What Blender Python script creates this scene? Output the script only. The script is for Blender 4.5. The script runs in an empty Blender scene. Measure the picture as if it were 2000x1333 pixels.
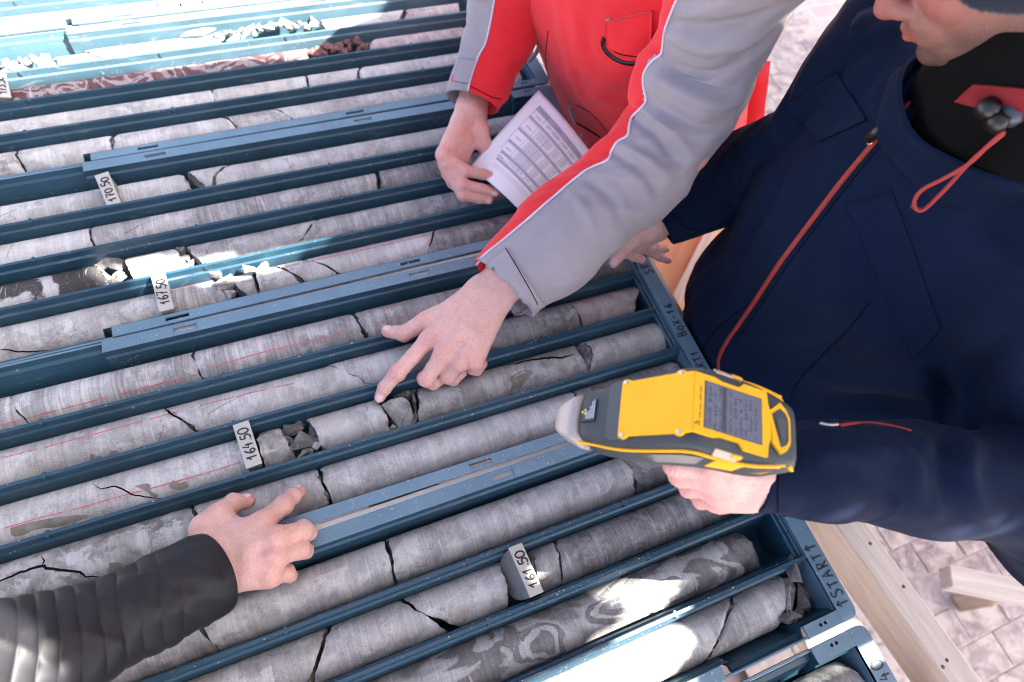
import bpy, bmesh, math, random
import numpy as np
from mathutils import Vector, Matrix
from mathutils.bvhtree import BVHTree

# ------------------------------------------------------------------ camera, light, exposure
S = bpy.context.scene
COL = S.collection
FPX = 1283.497                      # focal length in pixels of the 2000 px wide photograph
RC = np.array([[0.9237439300165362, -0.3615568071798857, 0.12638760595637338],
               [-0.2601646808331781, -0.8344920498258168, -0.4857338341333418],
               [0.28108982657589565, 0.4158120897193746, -0.8649212770166406]])
CAM = np.array([-0.5879304446302732, -1.6852881544752456, 0.8968682289920215])
SUN_AZ, SUN_EL = math.radians(-22), math.radians(53)
SUN = np.array([math.cos(SUN_EL) * math.cos(SUN_AZ), math.cos(SUN_EL) * math.sin(SUN_AZ), math.sin(SUN_EL)])

cd = bpy.data.cameras.new('camera')
cam = bpy.data.objects.new('camera', cd); COL.objects.link(cam)
m3 = Matrix(((RC[0][0], -RC[1][0], -RC[2][0]), (RC[0][1], -RC[1][1], -RC[2][1]), (RC[0][2], -RC[1][2], -RC[2][2])))
cam.matrix_world = Matrix.Translation(Vector(CAM)) @ m3.to_4x4()
cd.sensor_width = 36; cd.lens = FPX / 2000 * 36; cd.clip_start = 0.02; cd.clip_end = 500
cd.dof.use_dof = True; cd.dof.focus_distance = 0.84; cd.dof.aperture_fstop = 3.6
S.camera = cam

world = bpy.data.worlds.new('World'); S.world = world; world.use_nodes = True
wn = world.node_tree; wn.nodes.clear()
sky = wn.nodes.new('ShaderNodeTexSky'); sky.sky_type = 'NISHITA'; sky.sun_disc = False
sky.sun_elevation = SUN_EL; sky.sun_rotation = math.radians(90) - SUN_AZ
sky.air_density = 0.5; sky.dust_density = 5.0; sky.ozone_density = 0.3; sky.altitude = 200
bg = wn.nodes.new('ShaderNodeBackground'); bg.inputs['Strength'].default_value = 0.10
wo = wn.nodes.new('ShaderNodeOutputWorld')
wn.links.new(sky.outputs[0], bg.inputs[0]); wn.links.new(bg.outputs[0], wo.inputs[0])
sd = bpy.data.lights.new('sun', 'SUN'); sd.energy = 5.0; sd.angle = math.radians(0.5); sd.color = (1.0, 0.95, 0.88)
sun = bpy.data.objects.new('sun', sd); COL.objects.link(sun)
sun.rotation_euler = Vector(SUN).to_track_quat('Z', 'Y').to_euler()
S.view_settings.view_transform = 'Standard'; S.view_settings.look = 'None'
S.view_settings.gamma = 1; S.view_settings.exposure = 3.05
S.render.engine = 'CYCLES'
S.cycles.filter_width = 1.0; S.cycles.max_bounces = 6; S.cycles.diffuse_bounces = 4; S.cycles.use_denoising = True

# ------------------------------------------------------------------ geometry helpers
def U(x, y, z):
    d = np.array([(x - 1000) / FPX, (y - 666.5) / FPX, 1.0]) @ RC
    return CAM + (z - CAM[2]) / d[2] * d
def Ud(x, y, dep):
    return CAM + dep * (np.array([(x - 1000) / FPX, (y - 666.5) / FPX, 1.0]) @ RC)
def ray(x, y):
    d = np.array([(x - 1000) / FPX, (y - 666.5) / FPX, 1.0]) @ RC
    return d / np.linalg.norm(d)
def depth(P): return float((np.asarray(P) - CAM) @ RC[2])
def unit(v):
    v = np.asarray(v, float); return v / (np.linalg.norm(v) + 1e-12)
ORG = {}
def org(o):
    p = np.zeros(3)
    while o is not None:
        p = p + ORG.get(o.name, np.zeros(3)); o = o.parent
    return p
def link(name, me, mat, parent=None, smooth=True):
    ob = bpy.data.objects.new(name, me); COL.objects.link(ob)
    for m in (mat if isinstance(mat, (list, tuple)) else [mat]): me.materials.append(m)
    if smooth and len(me.polygons): me.polygons.foreach_set('use_smooth', [True] * len(me.polygons))
    if parent is not None: ob.parent = parent
    return ob
def mesh(name, V, Fc, mat, parent=None, smooth=True, local=False, origin=None):
    """one mesh object; V in world metres unless local"""
    V = np.asarray(V, float)
    o = org(parent) if (parent is not None and not local) else np.zeros(3)
    loc = np.zeros(3)
    if origin is not None: loc = np.asarray(origin, float) - o
    me = bpy.data.meshes.new(name)
    me.from_pydata((V - o - loc if not local else V - loc).tolist(), [], [tuple(int(i) for i in f) for f in Fc])
    me.update()
    ob = link(name, me, mat, parent, smooth)
    if origin is not None: ob.location = loc; ORG[ob.name] = loc
    return ob
def empty(name, loc):
    o = bpy.data.objects.new(name, None); COL.objects.link(o); o.location = loc; o.empty_display_size = 0.02
    ORG[o.name] = np.asarray(loc, float); return o
def tag(o, label=None, cat=None, group=None, kind=None):
    for k, v in (('label', label), ('category', cat), ('group', group), ('kind', kind)):
        if v: o[k] = v
    return o
def boxVF(lo, hi):
    (a, b, c), (d, e, f) = lo, hi
    V = [(a, b, c), (d, b, c), (d, e, c), (a, e, c), (a, b, f), (d, b, f), (d, e, f), (a, e, f)]
    return V, [(0, 3, 2, 1), (4, 5, 6, 7), (0, 1, 5, 4), (1, 2, 6, 5), (2, 3, 7, 6), (3, 0, 4, 7)]
class MB:
    def __init__(s): s.V = []; s.F = []
    def add(s, V, Fc):
        n = len(s.V); s.V += [tuple(map(float, v)) for v in V]; s.F += [tuple(int(i) + n for i in f) for f in Fc]; return s
    def box(s, lo, hi): return s.add(*boxVF(lo, hi))
    def obox(s, c, ax, ay, az, hx, hy, hz):
        c = np.asarray(c, float); V, Fc = boxVF((-1, -1, -1), (1, 1, 1))
        return s.add([c + v[0] * hx * ax + v[1] * hy * ay + v[2] * hz * az for v in V], Fc)
    def build(s, name, mat, parent=None, smooth=False, local=False, bevel=0, origin=None):
        o = mesh(name, s.V, s.F, mat, parent, smooth, local, origin)
        if bevel: bev(o, bevel)
        return o
def bev(o, w, seg=2):
    bm = bmesh.new(); bm.from_mesh(o.data)
    es = [e for e in bm.edges if len(e.link_faces) == 2 and e.calc_face_angle(0) > 0.5]
    bmesh.ops.bevel(bm, geom=es, offset=w, segments=seg, profile=0.6, affect='EDGES', clamp_overlap=True)
    bm.to_mesh(o.data); bm.free(); return o
def tubeVF(P, r, n=8, closed=False):
    P = np.asarray(P, float); m = len(P); r = np.broadcast_to(np.asarray(r, float), (m,))
    T = np.gradient(P, axis=0); T /= np.linalg.norm(T, axis=1, keepdims=True) + 1e-12
    a = np.array([0.3, 0.2, 0.9]); a = a - T[0] * (a @ T[0]); a = unit(a); V = []; 
    for i in range(m):
        a = unit(a - T[i] * (a @ T[i])); b = np.cross(T[i], a)
        for k in range(n):
            t = 2 * math.pi * k / n; V.append(P[i] + r[i] * (math.cos(t) * a + math.sin(t) * b))
    Fc = [(i * n + k, i * n + (k + 1) % n, (i + 1) * n + (k + 1) % n, (i + 1) * n + k) for i in range(m - 1) for k in range(n)]
    Fc += [tuple(range(n))[::-1], tuple((m - 1) * n + k for k in range(n))]
    return V, Fc
def spline(P, n):
    P = np.asarray(P, float); m = len(P); t = np.linspace(0, m - 1, n); i = np.clip(t.astype(int), 0, m - 2); f = (t - i)[:, None]
    p0 = P[np.clip(i - 1, 0, m - 1)]; p1 = P[i]; p2 = P[i + 1]; p3 = P[np.clip(i + 2, 0, m - 1)]
    return 0.5 * (2 * p1 + (p2 - p0) * f + (2 * p0 - 5 * p1 + 4 * p2 - p3) * f ** 2 + (3 * p1 - p0 - 3 * p2 + p3) * f ** 3)
def bvh_of(V, Fc): return BVHTree.FromPolygons([tuple(v) for v in V], [tuple(f) for f in Fc])
def cast(b, x, y, off=0.0):
    r = b.ray_cast(Vector(CAM), Vector(ray(x, y)), 5)
    if r[0] is None: return None
    n = np.array(r[1]); 
    if n @ ray(x, y) > 0: n = -n
    return np.array(r[0]) + off * n, n
def ribbon_pts(P, N, w, h=0.0006):
    """a thin raised strip along surface points P with normals N"""
    P = np.asarray(P); N = np.asarray(N); T = np.gradient(P, axis=0); V = []; Fc = []
    w = np.broadcast_to(np.asarray(w, float), (len(P),))
    for i in range(len(P)):
        s = unit(np.cross(T[i], N[i])) * w[i] / 2
        V += [P[i] - s - N[i] * h, P[i] - s + N[i] * h, P[i] + s + N[i] * h, P[i] + s - N[i] * h]
    for i in range(len(P) - 1):
        a = 4 * i; b = a + 4
        for k in range(3): Fc.append((a + k, a + k + 1, b + k + 1, b + k))
    Fc += [(0, 1, 2, 3), tuple(4 * (len(P) - 1) + k for k in (3, 2, 1, 0))]
    return V, Fc
def ribbon_px(b, px, w, n=None, off=0.0004, h=0.0006, smoothN=0):
    px = spline(px, n or max(6, 6 * len(px))); P = []; N = []
    for q in px:
        c = cast(b, q[0], q[1], off)
        if c is not None: P.append(c[0]); N.append(c[1])
    if len(P) < 3: return [], []
    N = np.array(N)
    for _ in range(3): N = np.vstack([N[:1], (N[:-2] + N[1:-1] + N[2:]) / 3, N[-1:]])
    return ribbon_pts(P, N, w, h)
# ---- vectorised value noise
def hsh(i, j, k, s):
    h = (i * 374761393 + j * 668265263 + k * 2147483647 + s * 1274126177) & 0xffffffff
    h = ((h ^ (h >> 13)) * 1274126177) & 0xffffffff
    return ((h ^ (h >> 16)) & 0xffff) / 65535.0
def nz(P, scale=1.0, seed=0):
    P = np.asarray(P, float) * scale; I = np.floor(P).astype(np.int64); f = P - I; f = f * f * f * (f * (f * 6 - 15) + 10); r = 0
    for a in (0, 1):
        for b in (0, 1):
            for c in (0, 1):
                w = (f[..., 0] if a else 1 - f[..., 0]) * (f[..., 1] if b else 1 - f[..., 1]) * (f[..., 2] if c else 1 - f[..., 2])
                r = r + w * hsh(I[..., 0] + a, I[..., 1] + b, I[..., 2] + c, seed)
    return r * 2 - 1
def fbm(P, scale, seed=0, o=3):
    return sum(nz(P, scale * 2 ** i, seed + i) * 0.5 ** i for i in range(o))
# ---- signed distance fields
class Field:
    def __init__(s, lo, hi, h):
        s.h = h; s.lo = np.asarray(lo, float); n = np.ceil((np.asarray(hi) - s.lo) / h).astype(int) + 1
        s.f = np.full(n, 0.05, np.float32)
    def _sub(s, lo, hi):
        a = np.clip(np.floor((lo - s.lo) / s.h).astype(int), 0, np.array(s.f.shape) - 1)
        b = np.clip(np.ceil((hi - s.lo) / s.h).astype(int) + 1, 1, np.array(s.f.shape))
        sl = tuple(slice(int(x), int(y)) for x, y in zip(a, b))
        g = [s.lo[k] + s.h * np.arange(a[k], b[k]) for k in range(3)]
        return sl, np.stack(np.meshgrid(*g, indexing='ij'), -1)
    def put(s, d, sl, k):
        f = s.f[sl]; h = np.clip(0.5 + 0.5 * (f - d) / k, 0, 1)
        s.f[sl] = f * (1 - h) + d * h - k * h * (1 - h)
    def cone(s, a, b, ra, rb, k=0.006, n=None, sq=1.0, carve=False):
        a = np.asarray(a, float); b = np.asarray(b, float); R = max(ra, rb) * max(1, 1 / min(sq, 1)) + 2.5 * k + 3 * s.h
        if n is not None: R = max(ra, rb) * 1.05 + 2.5 * k + 3 * s.h
        sl, P = s._sub(np.minimum(a, b) - R, np.maximum(a, b) + R)
        if 0 in P.shape: return s
        ba = b - a; t = np.clip(((P - a) @ ba) / (ba @ ba + 1e-12), 0, 1); q = P - a - t[..., None] * ba
        if n is not None:
            qn = q @ n; q = q + (qn * (1 / sq - 1))[..., None] * n
        d = (np.linalg.norm(q, axis=-1) - (ra + (rb - ra) * t)) * (sq if n is not None else 1)
        if carve:
            f = s.f[sl]; d = -d; h = np.clip(0.5 - 0.5 * (f - d) / k, 0, 1); s.f[sl] = f * (1 - h) + d * h + k * h * (1 - h)
        else: s.put(d, sl, k)
        return s
    def ball(s, c, r, k=0.006, **kw):
        c = np.asarray(c, float); return s.cone(c, c + 1e-5, r, r, k, **kw)
    def ell(s, c, ax, r, k=0.01, carve=False):
        c = np.asarray(c, float); ax = np.asarray(ax); r = np.asarray(r); R = r.max() + 2 * k + 3 * s.h
        sl, P = s._sub(c - R, c + R)
        if 0 in P.shape: return s
        q = ((P - c) @ ax.T) / r; L = np.linalg.norm(q, axis=-1); L2 = np.linalg.norm(q / r, axis=-1) + 1e-9
        d = L * (L - 1) / L2
        d = np.where(L < 0.3, -r.min() * 0.7, d)
        if carve:
            f = s.f[sl]; d = -d; h = np.clip(0.5 - 0.5 * (f - d) / k, 0, 1); s.f[sl] = f * (1 - h) + d * h + k * h * (1 - h)
        else: s.put(d, sl, k)
        return s
    def mesh(s):
        f = s.f; sg = f < 0; nx, ny, nzz = f.shape
        C = [(i, j, k) for i in (0, 1) for j in (0, 1) for k in (0, 1)]
        sub = lambda a, q: a[q[0]:nx - 1 + q[0], q[1]:ny - 1 + q[1], q[2]:nzz - 1 + q[2]]
        cnt = sum(sub(sg, q).astype(np.int8) for q in C); m = (cnt > 0) & (cnt < 8)
        ii = np.argwhere(m); idx = -np.ones(m.shape, np.int64); idx[m] = np.arange(len(ii))
        acc = np.zeros((len(ii), 3)); num = np.zeros(len(ii))
        for a in C:
            for ax in range(3):
                if a[ax] == 0:
                    b = list(a); b[ax] = 1; fa = sub(f, a)[m]; fb = sub(f, b)[m]; x = (fa < 0) != (fb < 0)
                    t = fa / np.where(x, fa - fb, 1); p = np.tile(np.array(a, float), (len(ii), 1)); p[:, ax] += t
                    acc[x] += p[x]; num[x] += 1
        V = s.lo + s.h * (ii + acc / num[:, None]); Fc = []
        for ax in range(3):
            a1, a2 = (ax + 1) % 3, (ax + 2) % 3
            lo = [slice(None)] * 3; hi = [slice(None)] * 3; lo[ax] = slice(0, -1); hi[ax] = slice(1, None)
            e = sg[tuple(lo)] != sg[tuple(hi)]; fl = sg[tuple(lo)]
            q = np.argwhere(e); q = q[(q[:, a1] > 0) & (q[:, a2] > 0) & (q[:, a1] < f.shape[a1] - 1) & (q[:, a2] < f.shape[a2] - 1)]
            def cell(d1, d2):
                c = q.copy(); c[:, a1] -= d1; c[:, a2] -= d2; return idx[c[:, 0], c[:, 1], c[:, 2]]
            Q = np.stack([cell(1, 1), cell(0, 1), cell(0, 0), cell(1, 0)], 1)
            ins = fl[q[:, 0], q[:, 1], q[:, 2]]; Q[~ins] = Q[~ins][:, ::-1]; Fc.append(Q)
        return V, np.concatenate(Fc)
def vnormals(V, Fc):
    V = np.asarray(V); Fc = np.asarray(Fc); n = np.cross(V[Fc[:, 2]] - V[Fc[:, 0]], V[Fc[:, 3]] - V[Fc[:, 1]]); N = np.zeros_like(V)
    for k in range(4): np.add.at(N, Fc[:, k], n)
    return N / (np.linalg.norm(N, axis=1, keepdims=True) + 1e-12)
def relax(V, Fc, it=1, w=0.5):
    V = np.asarray(V); Fc = np.asarray(Fc)
    for _ in range(it):
        A = np.zeros_like(V); c = np.zeros(len(V))
        for k in range(4):
            for d in (1, 3): np.add.at(A, Fc[:, k], V[Fc[:, (k + d) % 4]]); np.add.at(c, Fc[:, k], 1)
        V = V * (1 - w) + w * A / c[:, None]
    return V

# ------------------------------------------------------------------ materials
class NB:
    def __init__(s, name):
        s.m = bpy.data.materials.new(name); s.m.use_nodes = True; s.t = s.m.node_tree; s.t.nodes.clear()
        s.o = s.n('OutputMaterial'); s.p = s.n('BsdfPrincipled'); s.l(s.p, s.o, 0, 0)
    def n(s, k, **kw):
        x = s.t.nodes.new('ShaderNode' + k)
        for a, v in kw.items(): setattr(x, a, v)
        return x
    def l(s, a, b, i=0, j=0):
        s.t.links.new(a.outputs[i] if hasattr(a, 'outputs') else a, b.inputs[j]); return b
    def set(s, **kw):
        for k, v in kw.items():
            k = k.replace('_', ' ')
            if hasattr(v, 'outputs'): s.l(v, s.p, 0, k)
            else: s.p.inputs[k].default_value = v if not isinstance(v, tuple) or len(v) == 4 or k == 'Subsurface Radius' else (*v, 1)
        return s
    def co(s, which='Object', scale=(1, 1, 1), rot=(0, 0, 0), rnd=0.0):
        tc = s.n('TexCoord'); mp = s.n('Mapping'); mp.inputs['Scale'].default_value = scale; mp.inputs['Rotation'].default_value = rot
        if rnd:
            oi = s.n('ObjectInfo'); cm = s.n('CombineXYZ'); ad = s.n('VectorMath', operation='MULTIPLY_ADD')
            s.l(oi, cm, 'Random', 0); s.l(oi, cm, 'Random', 1); s.l(oi, cm, 'Random', 2)
            s.l(cm, ad); ad.inputs[1].default_value = (rnd, rnd * 1.7, rnd * .6); s.l(tc, ad, which, 2); s.l(ad, mp)
        else: s.l(tc, mp, which)
        return mp
    def noise(s, v, scale, det=4, ro=.55, dist=0.0):
        x = s.n('TexNoise'); x.inputs['Scale'].default_value = scale; x.inputs['Detail'].default_value = det
        x.inputs['Roughness'].default_value = ro; x.inputs['Distortion'].default_value = dist; s.l(v, x, 0, 'Vector'); return x
    def vor(s, v, scale, feat='F1'):
        x = s.n('TexVoronoi', feature=feat); x.inputs['Scale'].default_value = scale; s.l(v, x, 0, 'Vector'); return x
    def ramp(s, f, *st, i=0, interp='LINEAR'):
        x = s.n('ValToRGB'); e = x.color_ramp; e.interpolation = interp
        while len(e.elements) < len(st): e.elements.new(0.5)
        for el, (p, c) in zip(e.elements, st):
            el.position = p; el.color = (c, c, c, 1) if isinstance(c, (int, float)) else (*c, 1)
        s.l(f, x, i); return x
    def mix(s, f, a, b, mode='MIX'):
        x = s.n('MixRGB', blend_type=mode)
        for k, v in ((0, f), (1, a), (2, b)):
            if hasattr(v, 'outputs'): s.l(v, x, 0, k)
            else: x.inputs[k].default_value = v if k == 0 else ((*v, 1) if isinstance(v, tuple) else (v, v, v, 1))
        return x
    def math(s, op, a, b=0.0):
        x = s.n('Math', operation=op)
        for k, v in ((0, a), (1, b)):
            if hasattr(v, 'outputs'): s.l(v, x, 0, k)
            else: x.inputs[k].default_value = v
        return x
    def bump(s, h, strength=.3, dist=.001):
        x = s.n('Bump'); x.inputs['Strength'].default_value = strength; x.inputs['Distance'].default_value = dist
        s.l(h, x, 0, 'Height'); s.l(x, s.p, 0, 'Normal'); return s
def plain(name, col, rough=.5, metal=0.0, bump=0, bscale=400, var=.0, vscale=20, spec=.5):
    b = NB(name); b.set(Roughness=rough, Metallic=metal); b.p.inputs['Specular IOR Level'].default_value = spec
    if var:
        n = b.noise(b.co(rnd=5), vscale, 5, .6); r = b.ramp(n, (.3, tuple(c * (1 - var) for c in col)), (.7, tuple(min(1, c * (1 + var)) for c in col)))
        b.set(Base_Color=r)
    else: b.set(Base_Color=col)
    if bump: b.bump(b.noise(b.co(), bscale, 3), bump, .0006)
    return b.m
# ---- rock
def core_mat(name, c0, c1, lo=.36, hi=.64, scale=9, streak=.5, vein=.5, stain=.25, swirl=None, dist=.25, rough=.78, patch=.5, hair=.6):
    b = NB(name); v = b.co(rnd=7); mul = lambda f, c: b.mix(f, col, c, 'MULTIPLY')
    col = b.ramp(b.noise(v, scale, 10, .68, dist), (lo, c0), (hi, c1))
    pt = b.ramp(b.noise(v, 24, 9, .62, .5), (.50, 0.0), (.555, patch)); col = b.mix(pt, col, tuple(min(.62, x * 1.18 + .02) for x in c1))
    pd = b.ramp(b.noise(v, 31, 8, .66, .3), (.545, 0.0), (.60, patch * .8)); col = b.mix(pd, col, tuple(x * .72 for x in c0))
    if swirl:
        q = b.noise(b.co(scale=(1, 1.5, 1.5), rot=(0, 0, .5), rnd=7), swirl[0], 6, .42, swirl[2] if len(swirl) > 2 else 1.2)
        col = b.mix(.86, col, b.ramp(q, *swirl[1]))
    dr = b.noise(b.co(scale=(430, 7, 7), rnd=3), 1, 3, .65, .3); col = mul(.35 + .5 * streak, b.ramp(dr, (.3, .66), (.7, 1.16)))     # drill marks round the core
    d2 = b.noise(b.co(scale=(110, 3, 3), rnd=2), 1, 5, .6, .6); col = mul(streak, b.ramp(d2, (.32, .68), (.68, 1.18)))
    bd = b.noise(b.co(scale=(60, 6, 8), rot=(0, 0, .35), rnd=5), 1, 6, .7, 1.6)   # bedding
    col = b.mix(b.math('MULTIPLY', b.ramp(bd, (.58, 0.0), (.70, 1.0)), streak * .75), col, tuple(min(.66, x * 1.3 + .04) for x in c1))
    sc = b.noise(b.co(scale=(210, 14, 20), rot=(.1, 0, -.55), rnd=9), 1, 2, .5, .4)
    col = b.mix(b.math('MULTIPLY', b.ramp(sc, (.69, 0.0), (.72, 1.0)), .45), col, (.62, .62, .62))
    wv = b.mix(.12, v, b.noise(v, 30, 5, .7)); e = b.vor(wv, 15, 'DISTANCE_TO_EDGE')
    ev = b.math('MULTIPLY', b.ramp(e, (.0, 1.0), (.022, 0.0)), b.ramp(b.noise(v, 7, 3), (.50, 0.0), (.58, vein))); col = b.mix(ev, col, (.62, .61, .60))
    e2 = b.vor(b.mix(.10, b.co(rnd=11), b.noise(v, 45, 5, .7)), 9, 'DISTANCE_TO_EDGE')
    eh = b.math('MULTIPLY', b.ramp(e2, (.0, 1.0), (.010, 0.0)), b.ramp(b.noise(b.co(rnd=13), 8, 3), (.49, 0.0), (.54, hair))); col = b.mix(eh, col, (.05, .048, .046))
    if stain: col = b.mix(b.ramp(b.noise(v, 8, 7, .65), (.55, 0.0), (.70, stain)), col, (.42, .33, .23))
    gr = b.noise(v, 620, 3, .7); col = mul(.8, b.ramp(gr, (.3, .74), (.7, 1.16)))
    dust = b.ramp(b.noise(v, 330, 2, .5), (.66, 0.0), (.74, .45)); col = b.mix(dust, col, (.58, .58, .57))
    b.set(Base_Color=col, Roughness=rough); b.p.inputs['Specular IOR Level'].default_value = .22
    h = b.mix(.55, dr, b.noise(v, 150, 7, .7)); h2 = b.mix(eh, h, 0.0); b.bump(h2, .5, .0014); return b.m
G = lambda v, t=(1.0, .98, .95): tuple(min(.6, v * 1.09 * k) for k in t)
CM = {
 'grey': core_mat('core_grey_limestone', G(.26), G(.46), streak=.4),
 'pale': core_mat('core_pale_limestone', G(.34), G(.52), streak=.33, stain=.4),
 'band': core_mat('core_banded_limestone', G(.24, (1, .97, .96)), G(.42, (1, .97, .95)), streak=.95, vein=.4),
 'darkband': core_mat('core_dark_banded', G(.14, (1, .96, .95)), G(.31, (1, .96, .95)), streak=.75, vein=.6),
 'coarse': core_mat('core_coarse_grey', G(.17), G(.42), scale=20, dist=.5, vein=.7, stain=.35, streak=.25, patch=.75),
 'maroon': core_mat('core_maroon', (.11, .06, .063), (.18, .11, .115), swirl=(17, ((.38, (.10, .048, .052)), (.47, (.13, .068, .07)), (.50, (.36, .31, .32)), (.56, (.40, .35, .36)), (.58, (.13, .07, .075)), (.70, (.17, .10, .10))), 1.4), streak=.3, vein=.3, stain=0),
 'pink': core_mat('core_pinkish', (.34, .27, .27), (.50, .43, .42), vein=.7, stain=.1, streak=.3),
 'swirl': core_mat('core_swirled_conglomerate', G(.14), G(.26), swirl=(7.5, ((.36, G(.17)), (.42, G(.42)), (.435, G(.36)), (.445, G(.14)), (.50, G(.17)), (.505, G(.44)), (.555, G(.38)), (.565, G(.13)), (.62, G(.2)), (.635, G(.46)), (.70, G(.3))), .9), streak=.4, vein=.2, stain=.05),
 'quartz': core_mat('core_dark_with_quartz', (.05, .047, .045), (.09, .085, .083), swirl=(9, ((.44, (.05, .046, .045)), (.505, (.075, .07, .068)), (.515, (.50, .49, .48)), (.60, (.56, .55, .54)), (.612, (.06, .055, .053))), .5), streak=.35, vein=.1, stain=0, patch=.2),
}
FRAC = core_mat('fresh_fracture', G(.19), G(.38), scale=40, streak=.0, vein=.1, stain=.3, dist=.8, rough=.9)
DARKROCK = core_mat('dark_rock', (.09, .085, .08), (.23, .22, .21), scale=45, streak=0, vein=.15, stain=.3, rough=.9)
REDROCK = core_mat('red_rock', (.10, .045, .04), (.24, .13, .12), scale=45, streak=0, vein=.3, stain=0, rough=.9)
CRACK = plain('crack_shadowed_gap', (.012, .011, .011), 1.0, spec=0)
STAIN = plain('wet_mud_stain', (.20, .18, .15), .7, var=.3, vscale=80)
PENRED = plain('red_marker_ink', (.50, .11, .14), .6, var=.35, vscale=90)
INK = plain('black_marker_ink', (.02, .014, .022), .5)
# ---- plastic of the trays
def plastic(name, base, rough, dust):
    b = NB(name); v = b.co(rnd=3)
    col = b.ramp(b.noise(v, 9, 5, .6), (.3, tuple(x * .82 for x in base)), (.7, tuple(x * 1.15 for x in base)))
    sp = b.vor(v, 150); rn = b.noise(v, 30, 3)
    spot = b.math('MULTIPLY', b.ramp(sp, (.10, 1.0), (.2, 0.0)), b.ramp(rn, (.56, 0.0), (.64, 1.0)))
    big = b.math('MULTIPLY', b.ramp(b.vor(v, 38), (.06, 1.0), (.1, 0.0)), b.ramp(b.noise(v, 11, 2), (.54, 0.0), (.6, .8)))
    sm = b.ramp(b.noise(b.co(scale=(14, 60, 60), rnd=3), 1, 6, .7, .8), (.58, 0.0), (.8, dust))
    f = b.math('MAXIMUM', b.math('MAXIMUM', spot, big), sm)
    col = b.mix(b.math('MULTIPLY', f, .62), col, (.42, .42, .41))
    b.set(Base_Color=col, Roughness=b.ramp(f, (.0, rough), (.5, .8)))
    b.p.inputs['Specular IOR Level'].default_value = .5
    b.bump(b.noise(v, 700, 2), .12, .0004); return b.m
TRAY = plastic('tray_plastic', (.016, .055, .085), .40, .5)
RIM = plastic('tray_rim_plastic_skylit', (.112, .195, .258), .42, .6)  # rim base lightened to stand in for sky reflected off the lips
TRAY_SUNLIT = plastic('sunlit_dusty_tray_plastic', (.055, .115, .150), .5, .9); RIM_SUNLIT = plastic('sunlit_dusty_tray_rim_plastic', (.13, .20, .245), .5, .9)  # dustier copies, also lightened to put sunlight on the far trays into the colour
WOOD = None
def wood(name, a, c, sc=(4, 60, 60)):
    b = NB(name); v = b.co(scale=sc, rnd=4)
    n = b.noise(v, 1, 6, .65, 1.2); col = b.ramp(n, (.3, a), (.7, c))
    k = b.ramp(b.vor(b.co(scale=(2.5, 9, 9), rnd=4), 1), (.06, .35), (.12, 1.0)); col = b.mix(1, col, k, 'MULTIPLY')
    b.set(Base_Color=col, Roughness=.8); b.bump(n, .3, .001); return b.m
WOOD = wood('raw_pine', (.36, .26, .17), (.54, .41, .30)); WOODP = wood('pale_worn_pine', (.40, .35, .31), (.58, .52, .475))
WOODO = wood('orange_plywood', (.52, .30, .16), (.66, .42, .25), (5, 30, 30))
def paver_mat(name, a, c):
    b = NB(name); v = b.co(rnd=6); col = b.ramp(b.noise(v, 26, 7, .7), (.32, a), (.62, c))
    col = b.mix(b.ramp(b.noise(v, 16, 6, .7, .5), (.43, 0.0), (.58, .9)), col, (.48, .42, .39))
    b.set(Base_Color=col, Roughness=.9); b.bump(b.noise(v, 60, 6, .7), .5, .003); return b.m
PAVE = paver_mat('dusty_concrete_paver', (.165, .125, .135), (.29, .235, .245)); PAVE2 = paver_mat('dusty_concrete_paver_pale', (.225, .18, .19), (.33, .285, .285))
SAND = plain('pale_joint_sand', (.42, .365, .33), .95, var=.2, vscale=40)

# ------------------------------------------------------------------ setting: ground with pavers
FZ = -0.85
bgnd = NB('dusty_yard'); v_ = bgnd.co(scale=(1, 1, 1))
cg = bgnd.ramp(bgnd.noise(v_, 1.5, 8, .7), (.3, (.30, .24, .22)), (.7, (.42, .36, .33)))
br = bgnd.n('TexBrick'); bgnd.l(v_, br, 0, 'Vector'); br.inputs['Scale'].default_value = 1; br.inputs['Brick Width'].default_value = .14; br.inputs['Row Height'].default_value = .0925
br.inputs['Mortar Size'].default_value = .006; br.inputs['Color1'].default_value = (.30, .25, .26, 1); br.inputs['Color2'].default_value = (.42, .37, .37, 1); br.inputs['Mortar'].default_value = (.50, .45, .42, 1)
cg = bgnd.mix(.55, cg, br); bgnd.set(Base_Color=cg, Roughness=.95); bgnd.bump(bgnd.noise(v_, 30, 6, .7), .4, .004)
def sheet(name, lo, hi, z, mat, n=1):
    xs = np.linspace(lo[0], hi[0], n + 1); ys = np.linspace(lo[1], hi[1], n + 1)
    V = [(x, y, z) for y in ys for x in xs]; Fc = [(j * (n + 1) + i, j * (n + 1) + i + 1, (j + 1) * (n + 1) + i + 1, (j + 1) * (n + 1) + i) for j in range(n) for i in range(n)]
    return mesh(name, V, Fc, mat, smooth=False)
CRUMB = plain('grit_pale', (.46, .42, .38), .9, var=.35, vscale=60)
ground = tag(sheet('ground', (-120, -120), (120, 120), FZ - .03, bgnd.m), kind='structure')
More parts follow.
